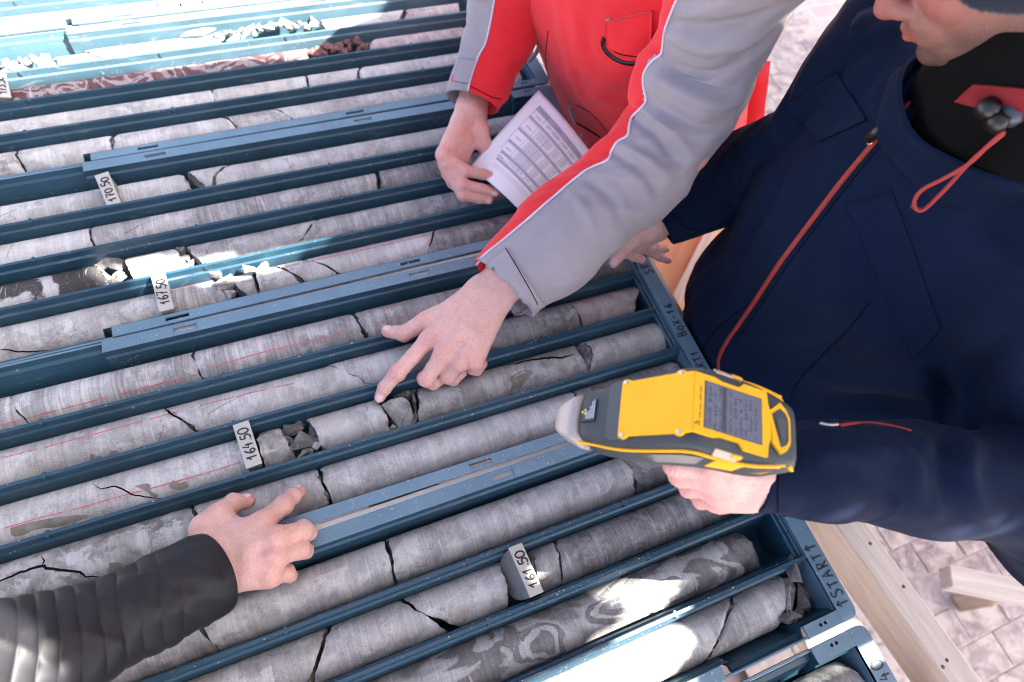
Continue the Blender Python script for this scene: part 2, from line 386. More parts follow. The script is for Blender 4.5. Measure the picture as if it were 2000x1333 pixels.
# pavers that the photograph lets one tell apart: laid in staggered rows, sunk in pale sand
sb = tag(sheet('paving_bed', (0.2, -3.0), (1.95, 0.45), FZ - .0035, SAND), kind='structure')
rng = random.Random(4); protoP = []
for i in range(4):
    m = MB(); m.box((-.0682, -.0446, -.025), (.0682, .0446, 0)); me_o = m.build('paver', PAVE if i % 2 else PAVE2, sb, local=True, bevel=.004); protoP.append(me_o)
used = 0
def put_paver(x, y):
    global used
    if used < 4: o = protoP[used]
    else:
        o = protoP[rng.randrange(4)].copy(); COL.objects.link(o); o.parent = sb
    used += 1
    o.location = (x, y, FZ + rng.uniform(-.0025, .0015)); o.rotation_euler = (rng.uniform(-.012, .012), rng.uniform(-.012, .012), rng.uniform(-.012, .012))
for j in range(40):
    y = -1.884 + .044 + (j - 12) * .0915
    for i in range(16):
        x = .62 + i * .139 + (.07 if j % 2 else 0) - .278
        px = np.array([x, y, FZ]); q = (px - CAM) @ RC.T; u, vv = 1000 + FPX * q[0] / q[2], 666.5 + FPX * q[1] / q[2]
        if q[2] > 0 and ((1560 < u < 2120 and 930 < vv < 1460)) and x < 1.9: put_paver(x, y)
        elif q[2] > 0 and (1000 < u < 1800 and -60 < vv < 700) and used < 298 and x < 1.9 and y < .4: put_paver(x, y)
# timber stand the trays lie on
st = tag(empty('timber_stand', (-.5, -1, FZ)), 'long raw timber stand under the row of core trays', 'stand')
def plank(name, p, q, w, t, mat, parent, up=(0, 0, 1)):
    p = np.asarray(p, float); q = np.asarray(q, float); d = unit(q - p); u = unit(np.asarray(up) - d * (np.asarray(up) @ d)); s = np.cross(u, d)
    L = np.linalg.norm(q - p) / 2
    m = MB().obox((0, 0, 0), np.array([1., 0, 0]), np.array([0, 1., 0]), np.array([0, 0, 1.]), L, w / 2, t / 2)
    o = mesh(name, m.V, m.F, mat, parent, False, local=True); bev(o, min(w, t) * .06, 1)
    c = (p + q) / 2 - org(parent); M = Matrix((Vector(d), Vector(s), Vector(u))).transposed().to_4x4(); M.translation = Vector(c); o.matrix_local = M
    return o
TZ = -.0835; JOINTLIT = plain('sunlit_joint_white', (.78, .76, .72), .7, var=.08)
for x in (-1.02, -.78, -.52, -.27): plank('board', (x, .5, TZ - .011), (x, -2.5, TZ - .011), .11, .02, WOODP, st)
plank('board', (.008, .5, TZ - .011), (.008, -2.55, TZ - .011), .10, .02, WOODP, st)
for y in (.3, -.6, -1.5, -2.2): plank('crossbar', (-1.1, y, TZ - .047), (.05, y, TZ - .047), .05, .05, WOOD, st)
for x in (-1.05, -.02):
    for y in (.3, -.6, -1.5, -2.2): plank('leg', (x, y + .06, FZ), (x, y + .06, TZ - .024), .05, .05, WOOD, st, (0, 1, 0))
for g in range(6):       # added strips; their white stands in for sunlit wood in the tray joints
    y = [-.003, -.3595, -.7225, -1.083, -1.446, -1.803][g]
    plank('joint_light_strip', (-.845, y, -.0135), (-.225, y, -.0135), .026, .008, JOINTLIT, st)
# bench frame on the right, between stand and paving
bf = tag(empty('bench_frame', (.2, -1.9, FZ)), 'pale squared timber beam beside the stand at lower right', 'bench')
plank('beam', (.164, -1.40, -.215), (.245, -2.15, -.215), .055, .09, WOODP, bf)
for q_ in ((1765, 1146), (1850, 1290), (1842, 1303), (1700, 1062)):
    c_ = U(q_[0], q_[1], -.1698); V_, F_ = tubeVF([c_ - (0, 0, .002), c_, c_ + (0, 0, .0008)], [.0032, .0032, .0022], 10); mesh('nail_head', V_, F_, plain('rusty_steel', (.09, .07, .06), .6, metal=.4), bf)
plank('crosspiece', (.06, -1.968, -.235), (.19, -1.985, -.235), .05, .045, WOOD, bf)
plank('inner_rail', (.075, -1.4, -.30), (.15, -2.15, -.30), .10, .03, WOODO, bf)
for y in (-1.5, -2.1): plank('leg', (.2, y, FZ), (.2, y, -.26), .05, .05, WOOD, bf, (0, 1, 0))
lb = tag(empty('loose_beam', (.8, -2.0, FZ)), 'loose weathered beam propped over the paving at the right edge', 'beam')
p0 = U(1845, 1128, -.70); p1 = U(2130, 1185, -.66); plank('timber', p0, p1, .055, .05, WOODP, lb)
plank('foot', p1 * .45 + p0 * .55 + (0, 0, -.05), np.array([*(p1 * .45 + p0 * .55)[:2], FZ]), .05, .05, WOOD, lb, (0, 1, 0))
pb = tag(empty('plywood_board', U(1320, 540, -.40)), 'orange plywood board lying beyond the tray marked BOX-16', 'board')
a_ = U(1362, 405, -.40); b_ = U(1262, 625, -.40); plank('panel', a_ + (b_ - a_) * -.3, b_ + (b_ - a_) * .4, .20, .018, WOODO, pb)
a_ = U(1392, 440, -.375); b_ = U(1312, 600, -.375); plank('edge_strip', a_ + (b_ - a_) * -.1, b_ + (b_ - a_) * .3, .022, .022, WOODP, pb)
a_ = U(1352, 525, -.43); b_ = U(1440, 470, -.43); plank('crossbar', a_, b_, .03, .03, WOODP, pb)
for q in ((1330, 470), (1300, 600)):
    w_ = U(q[0], q[1], -.41); plank('leg', (w_[0], w_[1], FZ), w_, .05, .05, WOOD, pb, (0, 1, 0))
# added sun blocker overhead, out of view; holes cut to shape the sun patches
BLOCKZ = 1.6
def lit(pts, z): return [tuple((lambda P: P + SUN * ((BLOCKZ - P[2]) / SUN[2]))(U(x, y, z))[:2]) for x, y in pts]
HOLES = [lit(p, z) for p, z in (
 ([(-420, 226), (0, 165), (125, 149), (300, 133), (515, 112), (600, 118), (700, 106), (752, 82), (752, 55), (722, 35), (755, 8), (660, -70), (300, -140), (-420, -100)], -.015),
 ([(262, 509), (300, 506), (480, 499), (600, 476), (640, 469), (575, 505), (505, 532), (430, 547), (300, 562), (240, 553), (150, 530), (185, 516)], -.015),
 ([(1120, 1180), (1270, 1117), (1326, 1124), (1306, 1180), (1350, 1250), (1325, 1360), (1000, 1360), (1090, 1300), (1160, 1270), (1222, 1210), (1228, 1166), (1180, 1166)], -.015),
 ([(-140, 1150), (18, 1222), (70, 1270), (112, 1345), (80, 1450), (-140, 1450)], .12),
 ([(1470, 1320), (1590, 1264), (1664, 1222), (1678, 1231), (1600, 1276), (1484, 1334)], -.084),
 ([(1400, 425), (1450, 425), (1410, 560), (1335, 660), (1315, 610), (1390, 480)], -.85),
 ([(1580, 1030), (1634, 1000), (1650, 1006), (1612, 1032)], .305),
 ([(1490, 2), (1530, -12), (1562, -16), (1556, 22), (1530, 26)], .459))]
def inside(x, y, poly):
    c = False; n = len(poly)
    for i in range(n):
        (x1, y1), (x2, y2) = poly[i], poly[(i + 1) % n]
        if (y1 > y) != (y2 > y) and x < (x2 - x1) * (y - y1) / (y2 - y1) + x1: c = not c
    return c
TB = [(min(p[0] for p in h), max(p[0] for p in h), min(p[1] for p in h), max(p[1] for p in h)) for h in HOLES]
m = MB(); hs = .0125; nx, ny = 412, 264; X0, Y0t = -.4, -3.25; vid = {}
def tv(i, j):
    if (i, j) not in vid:
        vid[(i, j)] = len(m.V); m.V.append((X0 + i * hs, Y0t + j * hs, BLOCKZ + .0 * math.sin(i * .1)))
    return vid[(i, j)]
for i in range(nx):
    for j in range(ny):
        x, y = X0 + (i + .5) * hs, Y0t + (j + .5) * hs
        if any(b[0] <= x <= b[1] and b[2] <= y <= b[3] and inside(x, y, h) for b, h in zip(TB, HOLES)): continue
        m.F.append((tv(i, j), tv(i + 1, j), tv(i + 1, j + 1), tv(i, j + 1)))
BLOCKM = plain('blocker_canvas', (.35, .35, .36), .9, bump=.2, bscale=900)
tp = tag(empty('sun_blocker', (1.3, -1.6, FZ)), 'added unseen canvas awning stretched above the core trays', 'blocker')
mesh('canvas', m.V, m.F, BLOCKM, tp, False)
for x, y in ((-.38, -3.23), (4.7, -3.23), (4.7, .03), (1.4, .03)): plank('blocker_pole', (x, y, FZ), (x, y, BLOCKZ + .1), .05, .05, WOOD, tp, (0, 1, 0))
# ------------------------------------------------------------------ core trays
RAILS = (-.1051, -.183, -.2619); YN, YF, YE = -.0205, -.337, -.354; ROWC = (-.0634, -.144, -.2225, -.2993)
BOX = {'A': (0.0, .004, .0), 'B': (-.3605, .0078, .0), 'C': (-.7185, .0014, .0), 'D': (-1.079, -.0102, -.004), 'E': (-1.4419, .0009, .004), 'F': (-1.8055, .0, .004)}
ZC, RAD = -.046, .0316
def ywall(y, s):   # wall profile going down from a rail edge at y, s=-1 towards -y
    return [(y, 0.0), (y + s * .0012, -.011), (y + s * .0042, -.0135), (y + s * .0062, -.03), (y + s * .0095, -.050), (y + s * .0165, -.070), (y + s * .027, -.0805)]
def notch(y, s):   # the same seven points where the lip is cut away (recessed, stepped outer wall)
    o = .0165 if y == YN else .0145
    return [(y - s * o, -.004), (y - s * (o - .003), -.012), (y - s * (o - .009), -.0135), (y - s * .002, -.028), (y + s * .005, -.050), (y + s * .0155, -.070), (y + s * .027, -.0805)]
LIPN = [(-1.07, 1), (-1.02, 1), (-1.02, 0), (-.866, 0), (-.866, 1), (-.204, 1), (-.204, 0), (-.090, 0), (-.090, 1), (-.024, 1)]
def extrude(m, secs):
    n = len(secs[0][1]); b = len(m.V)
    for x, pr in secs: m.V += [(x, y, z) for y, z in pr]
    for i in range(len(secs) - 1):
        for k in range(n - 1): m.F.append((b + i * n + k, b + (i + 1) * n + k, b + (i + 1) * n + k + 1, b + i * n + k + 1))
def strip_holes(m, x0, x1, y0, y1, z, slots, t=.004):
    xs = [x0] + [v for s in slots for v in s] + [x1]; w = (y1 - y0)
    for i in range(len(xs) - 1):
        a, b = xs[i], xs[i + 1]
        if i % 2 == 0: m.box((a, min(y0, y1), z - t), (b, max(y0, y1), z))
        else:
            m.box((a, min(y0, y0 + w * .33), z - t), (b, max(y0, y0 + w * .33), z)); m.box((a, min(y0 + w * .67, y1), z - t), (b, max(y0 + w * .67, y1), z))
GL = {}
def handfont():
    g = {'0': [[(.5, .98), (.15, .75), (.12, .3), (.45, .02), (.85, .25), (.88, .72), (.55, .97)]], '1': [[(.1, .55), (.55, 1), (.5, 0)]],
     '3': [[(.15, .95), (.8, .9), (.4, .55), (.85, .3), (.45, .0), (.12, .12)]], '4': [[(.45, 1), (.12, .45), (.85, .42)], [(.68, .7), (.62, 0)]],
     '5': [[(.85, .95), (.3, .95), (.22, .55), (.65, .58), (.85, .3), (.5, .02), (.15, .1)]], '6': [[(.75, .97), (.3, .65), (.15, .25), (.5, .0), (.82, .22), (.55, .47), (.2, .3)]],
     '7': [[(.12, .95), (.85, .97), (.5, .5), (.38, 0)], [(.3, .48), (.75, .52)]], '.': [[(.3, .0), (.42, .06)]], '-': [[(.15, .45), (.75, .5)]],
     'B': [[(.2, 0), (.2, 1), (.7, .85), (.65, .6), (.22, .52), (.8, .4), (.75, .08), (.2, 0)]], 'O': [[(.5, .75), (.15, .5), (.2, .15), (.6, .05), (.85, .4), (.55, .75)]],
     'X': [[(.12, .95), (.85, .05)], [(.85, .9), (.15, .0)]], 'S': [[(.85, .9), (.4, .98), (.2, .75), (.55, .52), (.85, .28), (.5, .0), (.12, .12)]],
     'T': [[(.05, .95), (.95, .97)], [(.5, .95), (.48, 0)]], 'A': [[(.08, 0), (.5, 1), (.9, 0)], [(.25, .38), (.75, .4)]], 'R': [[(.2, 0), (.2, 1), (.75, .88), (.7, .6), (.25, .5), (.85, 0)]],
     '^': [[(.5, 0), (.5, 1)], [(.18, .66), (.5, 1), (.85, .68)]], '<': [[(.0, .5), (1.6, .5)], [(.5, .85), (0, .5), (.5, .12)]]}
    return g
GLY = handfont()
def write(m, text, o, xd, yd, nrm, size, w=.0022, adv=.78, seed=0):
    """marker-pen strokes lying on a flat surface: o start, xd reading direction, yd letter up"""
    o = np.asarray(o, float); rr = random.Random(seed); x = 0
    for ch in text:
        a = adv * (.5 if ch == '.' else 1.0); dy = rr.uniform(-.08, .08); k = rr.uniform(.9, 1.08)
        for s in GLY.get(ch, []):
            P = [o + size * ((x + px * .62 * k) * np.asarray(xd) + (py * k + dy) * np.asarray(yd)) + nrm * .0004 for px, py in s]
            P = spline(P, max(4, 5 * len(P)) if len(P) > 2 and ch in '0356BOS' else (2 if len(P) == 2 else len(P) * 2)) if len(P) > 2 and ch in '0356BOS' else np.array(P)
            V, Fc = ribbon_pts(P, [nrm] * len(P), w * np.array([rr.uniform(.8, 1.1) for _ in P]), .0003); m.add(V, Fc)
        x += a
    return m
EX, EY, EZ = np.eye(3)
def tray(key, label, texts):
    Y0, th, x0 = BOX[key]
    r = empty('core_tray', (x0, Y0 - .5 * -th * 1.0, 0)); r.rotation_euler = (0, 0, th); r.location = (x0, Y0 + .5 * th, 0)
    tag(r, label, 'core tray', 'core trays side by side on the stand')
    sh, rm = (TRAY_SUNLIT, RIM_SUNLIT) if key in 'AB' else (TRAY, RIM)
    # shell: outer walls and channel floors
    m = MB(); edges = [YN, *RAILS, YF]
    for k in range(4):
        yl = edges[k] - (.0023 if k else 0); yr = edges[k + 1] + (.0023 if k < 3 else 0)
        last = -.037 if k in (1, 2) else -.027
        lx = [(x, f) for x, f in LIPN if x > -1.046] + []
        st_ = [(-1.043, 1)] + [q for q in LIPN if -1.04 < q[0] < -.03] + [(last, 1)]
        secs = []
        for x, full in st_:
            lw = ywall(yl, -1) if (k > 0 or full) else notch(yl, -1)
            rw = ywall(yr, 1) if (k < 3 or full) else notch(yr, 1)
            lo = 3 if k > 0 else 0; ro = 3 if k < 3 else 0
            secs.append((x, lw[lo:] + rw[ro:][::-1]))
        extrude(m, secs)
        for xx in (-1.043, last):      # end walls of the channel
            p = [(xx, y, z) for y, z in ywall(yl, -1) + ywall(yr, 1)[::-1]]
            m.add(p, [tuple(range(len(p)))])
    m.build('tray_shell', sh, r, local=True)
    for y in RAILS:
        m = MB(); a = -.037 if y != RAILS[2] else -.028
        pr = ywall(y + .0023, 1)[:4][::-1] + ywall(y - .0023, -1)[:4]
        extrude(m, [(-1.043, pr), (a, pr)])
        for xx in np.arange(-.95, -.05, .235): m.box((xx, y - .0045, -.009), (xx + .004, y + .0045, .0007))
        m.build('divider', TRAY_SUNLIT if key == 'A' or (key == 'B' and y == RAILS[0]) else TRAY, r, local=True)
    sl = [(-.770, -.737), (-.409, -.376)]
    m = MB(); strip_holes(m, -.866, -.204, 0, YN, 0, sl); m.box((-.090, YN, -.004), (-.027, 0, 0)); m.box((-1.043, YN, -.004), (-1.02, 0, 0))
    for a, b in ((-.204, -.0901), (-1.02, -.866)): m.box((a, -.0035, -.010), (b, 0, -.0045))
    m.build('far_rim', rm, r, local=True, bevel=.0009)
    m = MB(); strip_holes(m, -.855, -.2165, YF, YE, 0, [(a - .012, b - .012) for a, b in sl]); m.box((-.085, YE, -.004), (-.027, YF, 0)); m.box((-1.043, YE, -.004), (-1.02, YF, 0))
    for a, b in ((-.2165, -.0851), (-1.02, -.855)): m.box((a, YE, -.010), (b, YE + .0035, -.0045))
    m.build('near_rim', RIM_SUNLIT if key == 'A' else RIM, r, local=True, bevel=.0009)
    for a, b in ((-.027, 0), (-1.07, -1.043)):
        m = MB(); V = []; rr = .012; out = b if a > -.5 else a; inn = a if a > -.5 else b; s = 1 if a > -.5 else -1
        for t in range(5): ang = math.pi / 2 * t / 4; V.append((out - s * rr * (1 - math.cos(math.pi / 2 - ang)), -rr + rr * math.sin(math.pi / 2 - ang)))
        P = [(inn, 0)] + V + [(x, YE - y) for x, y in V[::-1]] + [(inn, YE)]; n = len(P)
        m.add([(x, y, 0) for x, y in P] + [(x, y, -.005) for x, y in P], [tuple(range(n)) if s < 0 else tuple(range(n))[::-1], tuple(n + k for k in range(n))] + [(k, (k + 1) % n, n + (k + 1) % n, n + k) for k in range(n)])
        m.box((inn - s * .0007, YF - .002, -.075), (inn + s * .0012, YN + .002, -.0052))
        o = m.build('end_rim', RIM, r, local=True)
        bm = bmesh.new(); bm.from_mesh(o.data); bmesh.ops.recalc_face_normals(bm, faces=bm.faces); bm.to_mesh(o.data); bm.free()
    m = MB()
    for i in range(4): m.box((-.0375, -.262 + i * .0395, -.013), (-.0282, -.262 + i * .0395 + .0385, -.008)); m.box((-.036, -.262 + i * .0395 + .012, -.0082), (-.031, -.262 + i * .0395 + .020, -.0065))
    m.build('label_holder', RIM, r, local=True, bevel=.0008)
    m = MB()
    for x in (-.052, -.060):
        for y in (-.0075, YE + .009): m.add(*[(lambda c: ([(c[0] + .0024 * math.cos(t), c[1] + .0024 * math.sin(t), .0003) for t in np.linspace(0, 6.283, 13)[:-1]], [tuple(range(12))]))((x, y))][0])
    m.build('rivet_hole', CRACK, r, local=True)
    if texts:
        for tx, x, y, size, sd_ in texts:
            m = MB(); write(m, tx, (x, y, 0), EY, -EX, EZ, size, seed=sd_, w=.0021); m.build('handwriting', INK, r, local=True)
    return r
tray('A', 'blue plastic core tray at the far end of the row, cut by the top edge', None)
tray('B', 'blue plastic core tray holding the maroon core and sunlit rubble', None)
tray('C', 'blue plastic core tray with the sheet of paper held over its end', [('BOX-17', -.006, -.22, .017, 1)])
tray('D', 'blue plastic core tray lettered BOX-16 on its end rim', [('BOX-16', -.006, -.247, .0145, 2), ('^START^', -.006, -.350, .0138, 3), ('SR', -.006, -.118, .016, 4)])
tray('E', 'blue plastic core tray lettered START with the shadow-dappled swirled core', [('^START^', -.005, -.338, .0168, 5), ('BOX-15', -.006, -.205, .0185, 6)])
tray('F', 'blue plastic core tray cut by the bottom edge, lettered 140', [('140', -.005, -.085, .0185, 7)])

# grit lying on rims, rails and in the channels: nobody could count it
m = MB(); rg = random.Random(77)
OCT = [(1, 0, 0), (-1, 0, 0), (0, 1, 0), (0, -1, 0), (0, 0, 1), (0, 0, -1)]; OF = [(0, 2, 4), (2, 1, 4), (1, 3, 4), (3, 0, 4), (2, 0, 5), (1, 2, 5), (3, 1, 5), (0, 3, 5)]
for i in range(2000):
    k = rg.choice('BCDEF' if i % 3 else 'DE'); Y0, th, x0 = BOX[k]; x = rg.uniform(-1.0, -.03); r = abs(rg.gauss(0, .0004)) + .0003; t = rg.random()
    if rg.random() < .5: x = -.25 - abs(rg.gauss(0, .2))
    if t < .45: y, z = (rg.uniform(YN + .001, -.001) if rg.random() < .5 else rg.uniform(YE + .001, YF - .001)), .0
    elif t < .62: y, z = rg.choice(RAILS) + rg.uniform(-.002, .002), 0
    elif t < .8: y, z = rg.choice(RAILS) + rg.choice((-1, 1)) * .0052, -.0128
    else: y, z = rg.choice(ROWC) + rg.choice((-1, 1)) * rg.uniform(.026, .031), -.068
    if y > YN and (-1.02 < x < -.866 or -.204 < x < -.09): continue
    if y < YF and (-1.02 < x < -.855 or -.2165 < x < -.085): continue
    a = rg.random() * 6; c = np.array([x + x0, Y0 + y + (x + .5) * th, z + r * .5]); s3 = (rg.uniform(.7, 1.5), rg.uniform(.7, 1.5), rg.uniform(.5, .9))
    m.add([c + r * np.array([s3[0] * (p[0] * math.cos(a) - p[1] * math.sin(a)), s3[1] * (p[0] * math.sin(a) + p[1] * math.cos(a)), s3[2] * p[2]]) for p in OCT], OF)
tag(m.build('grit', CRUMB), kind='stuff')
m = MB()
for i in range(900):
    x, y = rg.uniform(.25, 1.5), rg.uniform(-2.5, -1.5); r = abs(rg.gauss(0, .0016)) + .0008; a = rg.random() * 6; c = np.array([x, y, FZ + r * .5])
    m.add([c + r * np.array([(p[0] * math.cos(a) - p[1] * math.sin(a)) * 1.3, p[0] * math.sin(a) + p[1] * math.cos(a), .8 * p[2]]) for p in OCT], OF)
tag(m.build('gravel_crumbs', CRUMB), kind='stuff')
# ------------------------------------------------------------------ rock cores
A_Z = np.array([0, 0, -.042])
CB = {}        # core object -> BVH (world)
ROWS = {}
def rowy(row, x):
    Y0, th, x0 = BOX[row[0]]; return Y0 + ROWC[int(row[1]) - 1] + (x + .5) * th
def plane_of(b, row):
    if isinstance(b, (int, float)): return float(b), 0.0
    (f, n) = b; Pf = U(*f, -.030); Pn = U(*n, -.018)
    yc = rowy(row, Pf[0]); sl = (Pf[0] - Pn[0]) / max(.02, (Pf[1] - Pn[1])); sl = max(-4, min(4, sl))
    return Pf[0] - sl * (Pf[1] - yc), sl
CN = [0]
def core(row, L, Rr, kind, label, r=RAD, zc=ZC, tz=(0, 0), rough=.0016, chip=.003, gap=.0006, dy=0.0, mats=None):
    CN[0] += 1; sd_ = CN[0]; a0, b0 = plane_of(L, row); a1, b1 = plane_of(Rr, row); a0 += gap; a1 -= gap
    rr = np.random.RandomState(sd_); n = 64; th = np.linspace(0, 2 * math.pi, n, endpoint=False)
    cy, cz = np.cos(th), np.sin(th); xm = (a0 + a1) / 2; yc = rowy(row, xm) + dy; tht = BOX[row[0]][1]
    def endx(a, b, c, k, rad):
        base = a + b * rad * cy + c * rad * cz
        Q = np.stack([np.full(n, sd_ * 3.1 + k), rad * cy, rad * cz], 1)
        return base + rough * 1.7 * fbm(Q, 55, sd_ + k, 3) + rough * .35 * nz(Q, 220, sd_ + 9 + k)
    e0 = endx(a0, b0, tz[0], 0, r); e1 = endx(a1, b1, tz[1], 5, r)
    Lm = max(1e-3, float((e1 - e0).mean())); nl = int(max(6, min(110, Lm / .008)))
    t = np.linspace(0, 1, nl); 
    dd = min(.3, .0035 / Lm); t = np.unique(np.concatenate([[0, dd * .5, dd], t, [1 - dd, 1 - dd * .5, 1]]))
    V = []; Fc = []; MI = []
    for i, u in enumerate(t):
        x = e0 * (1 - u) + e1 * u
        Q = np.stack([x, r * cy, r * cz], 1)
        R_ = r * (1 + .006 * nz(Q, 25, sd_) + .004 * nz(Q, 90, sd_ + 1))
        d0, d1 = np.abs(x - e0), np.abs(e1 - x)
        ch = np.clip(fbm(np.stack([th * 0 + sd_, cy * r, cz * r], 1), 120, sd_ + 3, 3) + .15, 0, 1); ch1 = np.clip(fbm(np.stack([th * 0 + sd_ + 7, cy * r, cz * r], 1), 120, sd_ + 4, 3) + .15, 0, 1)
        R_ = R_ - (.0007 + chip * ch) * np.exp(-(d0 / .0022) ** 2) - (.0007 + chip * ch1) * np.exp(-(d1 / .0022) ** 2)
        V.append(np.stack([x, yc + R_ * cy + (x - xm) * tht, zc + R_ * cz], 1))
    m_ = len(t); V = np.concatenate(V)
    for i in range(m_ - 1):
        for k in range(n): Fc.append((i * n + k, i * n + (k + 1) % n, (i + 1) * n + (k + 1) % n, (i + 1) * n + k)); MI.append(0)
    def cap(a, b, c, k, ring0, flip, edge):
        nonlocal V
        prev = [ring0 + q for q in range(n)]
        for f in (.8, .55, .3):
            x = endx(a, b, c, k, r * f); w = f ** 2
            Q = np.stack([x * 0 + k, r * f * cy, r * f * cz], 1)
            x = x + rough * 1.5 * nz(Q, 110, sd_ + 20 + k); b_ = len(V)
            V = np.vstack([V, np.stack([x, yc + r * f * cy + (x - xm) * tht, zc + r * f * cz], 1)])
            cur = [b_ + q for q in range(n)]
            for q in range(n):
                fc = (prev[q], prev[(q + 1) % n], cur[(q + 1) % n], cur[q]); Fc.append(fc if flip else fc[::-1]); MI.append(1)
            prev = cur
        b_ = len(V); V = np.vstack([V, V[prev].mean(0)[None]])
        for q in range(n):
            fc = (prev[q], prev[(q + 1) % n], b_); Fc.append(fc if flip else fc[::-1]); MI.append(1)
    cap(a0, b0, tz[0], 0, 0, True, e0); cap(a1, b1, tz[1], 5, (m_ - 1) * n, False, e1)
    Fc = [f[::-1] for f in Fc]
    o = mesh('rock_core', V, Fc, mats or [CM[kind], FRAC], smooth=True, origin=(xm, yc, zc))
    o.data.polygons.foreach_set('material_index', MI)
    tag(o, label, 'rock core', 'pieces of drill core in the trays')
    CB[o] = bvh_of(V, Fc); ROWS.setdefault(row, []).append(o); return o
def on_core(o, px, w, mat, name, n=None, off=.0003, h=.0003, taper=False, jit=0):
    b = CB[o]; m = MB(); P = np.array(px, float)
    P = spline(P, n or max(8, 5 * len(P))) if not jit else np.array([(1 - f) * P[i] + f * P[i + 1] for i in range(len(P) - 1) for f in np.linspace(0, 1, 5, endpoint=False)] + [P[-1]])
    if jit: P = P + np.random.RandomState(len(P)).normal(0, jit, P.shape)
    Q = [cast(b, q[0], q[1], off) for q in P]; Q = [q for q in Q if q]
    if len(Q) < 3: return
    ww = w * (np.sin(np.linspace(.12, math.pi - .12, len(Q))) if taper else np.ones(len(Q)))
    m.add(*ribbon_pts([q[0] for q in Q], [q[1] for q in Q], ww, h)); return m.build(name, mat, o)
def pen(row, px, w=.0013, brk=.25, seed=0):
    P = spline(px, max(40, int(abs(px[-1][0] - px[0][0]) / 4))); cur = None; run = []; rr = np.random.RandomState(seed + 5)
    acc = {}
    def flush():
        if cur is not None and len(run) > 3: acc.setdefault(cur, MB()).add(*ribbon_pts([q[0] for q in run], [q[1] for q in run], w * np.clip(rr.normal(1, .22, len(run)), .45, 1.5), .00025))
    skip = 0
    for q in P:
        best = None
        for o in ROWS.get(row, []):
            c = cast(CB[o], q[0], q[1], .0002)
            if c and (best is None or np.linalg.norm(c[0] - CAM) < best[2]): best = (o, c, np.linalg.norm(c[0] - CAM))
        if rr.rand() < brk * .12: skip = rr.randint(1, 4)
        if best is None or best[0] is not cur or skip > 0:
            flush(); run = []; cur = best[0] if best and skip <= 0 else None
        skip -= 1
        if best is not None and cur is not None: run.append(best[1])
    flush()
    for o, m in acc.items(): m.build('pen_line', PENRED, o)
def chip(px, z, size, mat, label, name='rock_chip', cat='rock chip', grp='loose rock chips in the trays', seed=0, n=11, flat=1.0, rot=None):
    rr = np.random.RandomState(seed * 7 + int(px[0])); P = rr.normal(size=(n, 3)); P /= np.linalg.norm(P, axis=1, keepdims=True); P *= rr.uniform(.75, 1.0, (n, 1))
    bm = bmesh.new()
    for p in P * np.array(size) / 2 * 1.1: bm.verts.new(p)
    r = bmesh.ops.convex_hull(bm, input=bm.verts); bmesh.ops.delete(bm, geom=[v for v in bm.verts if not v.link_faces], context='VERTS')
    bmesh.ops.bevel(bm, geom=list(bm.edges), offset=min(size) * .022, segments=1, affect='EDGES')
    bmesh.ops.triangulate(bm, faces=bm.faces[:])
    bmesh.ops.subdivide_edges(bm, edges=bm.edges[:], cuts=1)
    for v in bm.verts: v.co += v.normal * float(fbm(np.array(v.co)[None], 130, seed, 3)[0]) * min(size) * .10
    me = bpy.data.meshes.new(name); bm.to_mesh(me); bm.free()
    o = link(name, me, mat, None, False); o.location = U(px[0], px[1], z)
    o.rotation_euler = rot or tuple(rr.uniform(-.5, .5, 3) + np.array([0, 0, rr.uniform(-1, 1)])); return tag(o, label, cat, grp)
exec_rows = None
XR = -.042
# tray A (only its nearest row shows, along the top edge)
core('A4', -1.03, ((306, 4), (308, 14)), 'pale', 'long sunlit core in the top left corner, left of the first dark gap')
core('A4', ((308, 3), (310, 14)), ((343, 0), (351, 10)), 'pale', 'short sunlit core at the top edge between two dark gaps')
core('A4', ((347, 0), (354, 10)), ((385, -3), (396, 6)), 'pale', 'short sunlit core at the top edge right of the short one')
core('A4', ((389, -3), (399, 6)), XR, 'pale', 'long sunlit core at the top edge running right behind the grey cuff')
core('A3', -1.03, XR, 'pale', 'core of the far tray lying just outside the top edge')
core('A2', -1.03, XR, 'grey', 'second core row of the far tray, above the top edge'); core('A1', -1.03, XR, 'grey', 'first core row of the far tray, above the top edge')
# tray B
core('B1', ((90, 106), (108, 130)), ((150, 97), (206, 118)), 'pale', 'sunlit broken core slab next to the rubble heap at left', tz=(.3, .2), zc=ZC - .006, chip=.006)
core('B1', ((150, 96), (204, 117)), ((268, 84), (246, 108)), 'pale', 'sunlit core piece with ragged left end, above the striped maroon core', chip=.006)
core('B1', ((272, 84), (250, 107)), ((415, 58), (432, 83)), 'pale', 'sunlit core with a flake on top, left of the far rubble', chip=.006)
core('B1', ((618, 35), (638, 60)), ((797, 10), (783, 36)), 'pale', 'sunlit core fading into shade, left of a black break near the top')
core('B1', ((801, 10), (789, 36)), ((893, 0), (897, 20)), 'pink', 'pinkish core end beside the grey cuff, topmost in shade')
core('B2', ((22, 168), (16, 196)), ((515, 96), (520, 124)), 'maroon', 'long maroon core streaked with grey, half in sun')
core('B2', ((517, 96), (522, 124)), ((598, 84), (603, 112)), 'maroon', 'short maroon core right of the long striped one')
core('B2', ((738, 66), (722, 95)), ((900, 44), (908, 72)), 'pink', 'pinkish core leading from red rubble to the grey cuff')
core('B3', -1.03, ((410, 166), (420, 198)), 'pale', 'smooth pale core below the striped maroon one, cut by the left edge')
b3b = core('B3', ((411, 166), (421, 198)), ((595, 143), (602, 168)), 'pale', 'pale core marked with a small black arrow')
core('B3', ((596, 143), (603, 168)), ((702, 122), (699, 153)), 'pale', 'pale core ending at a straight black gap')
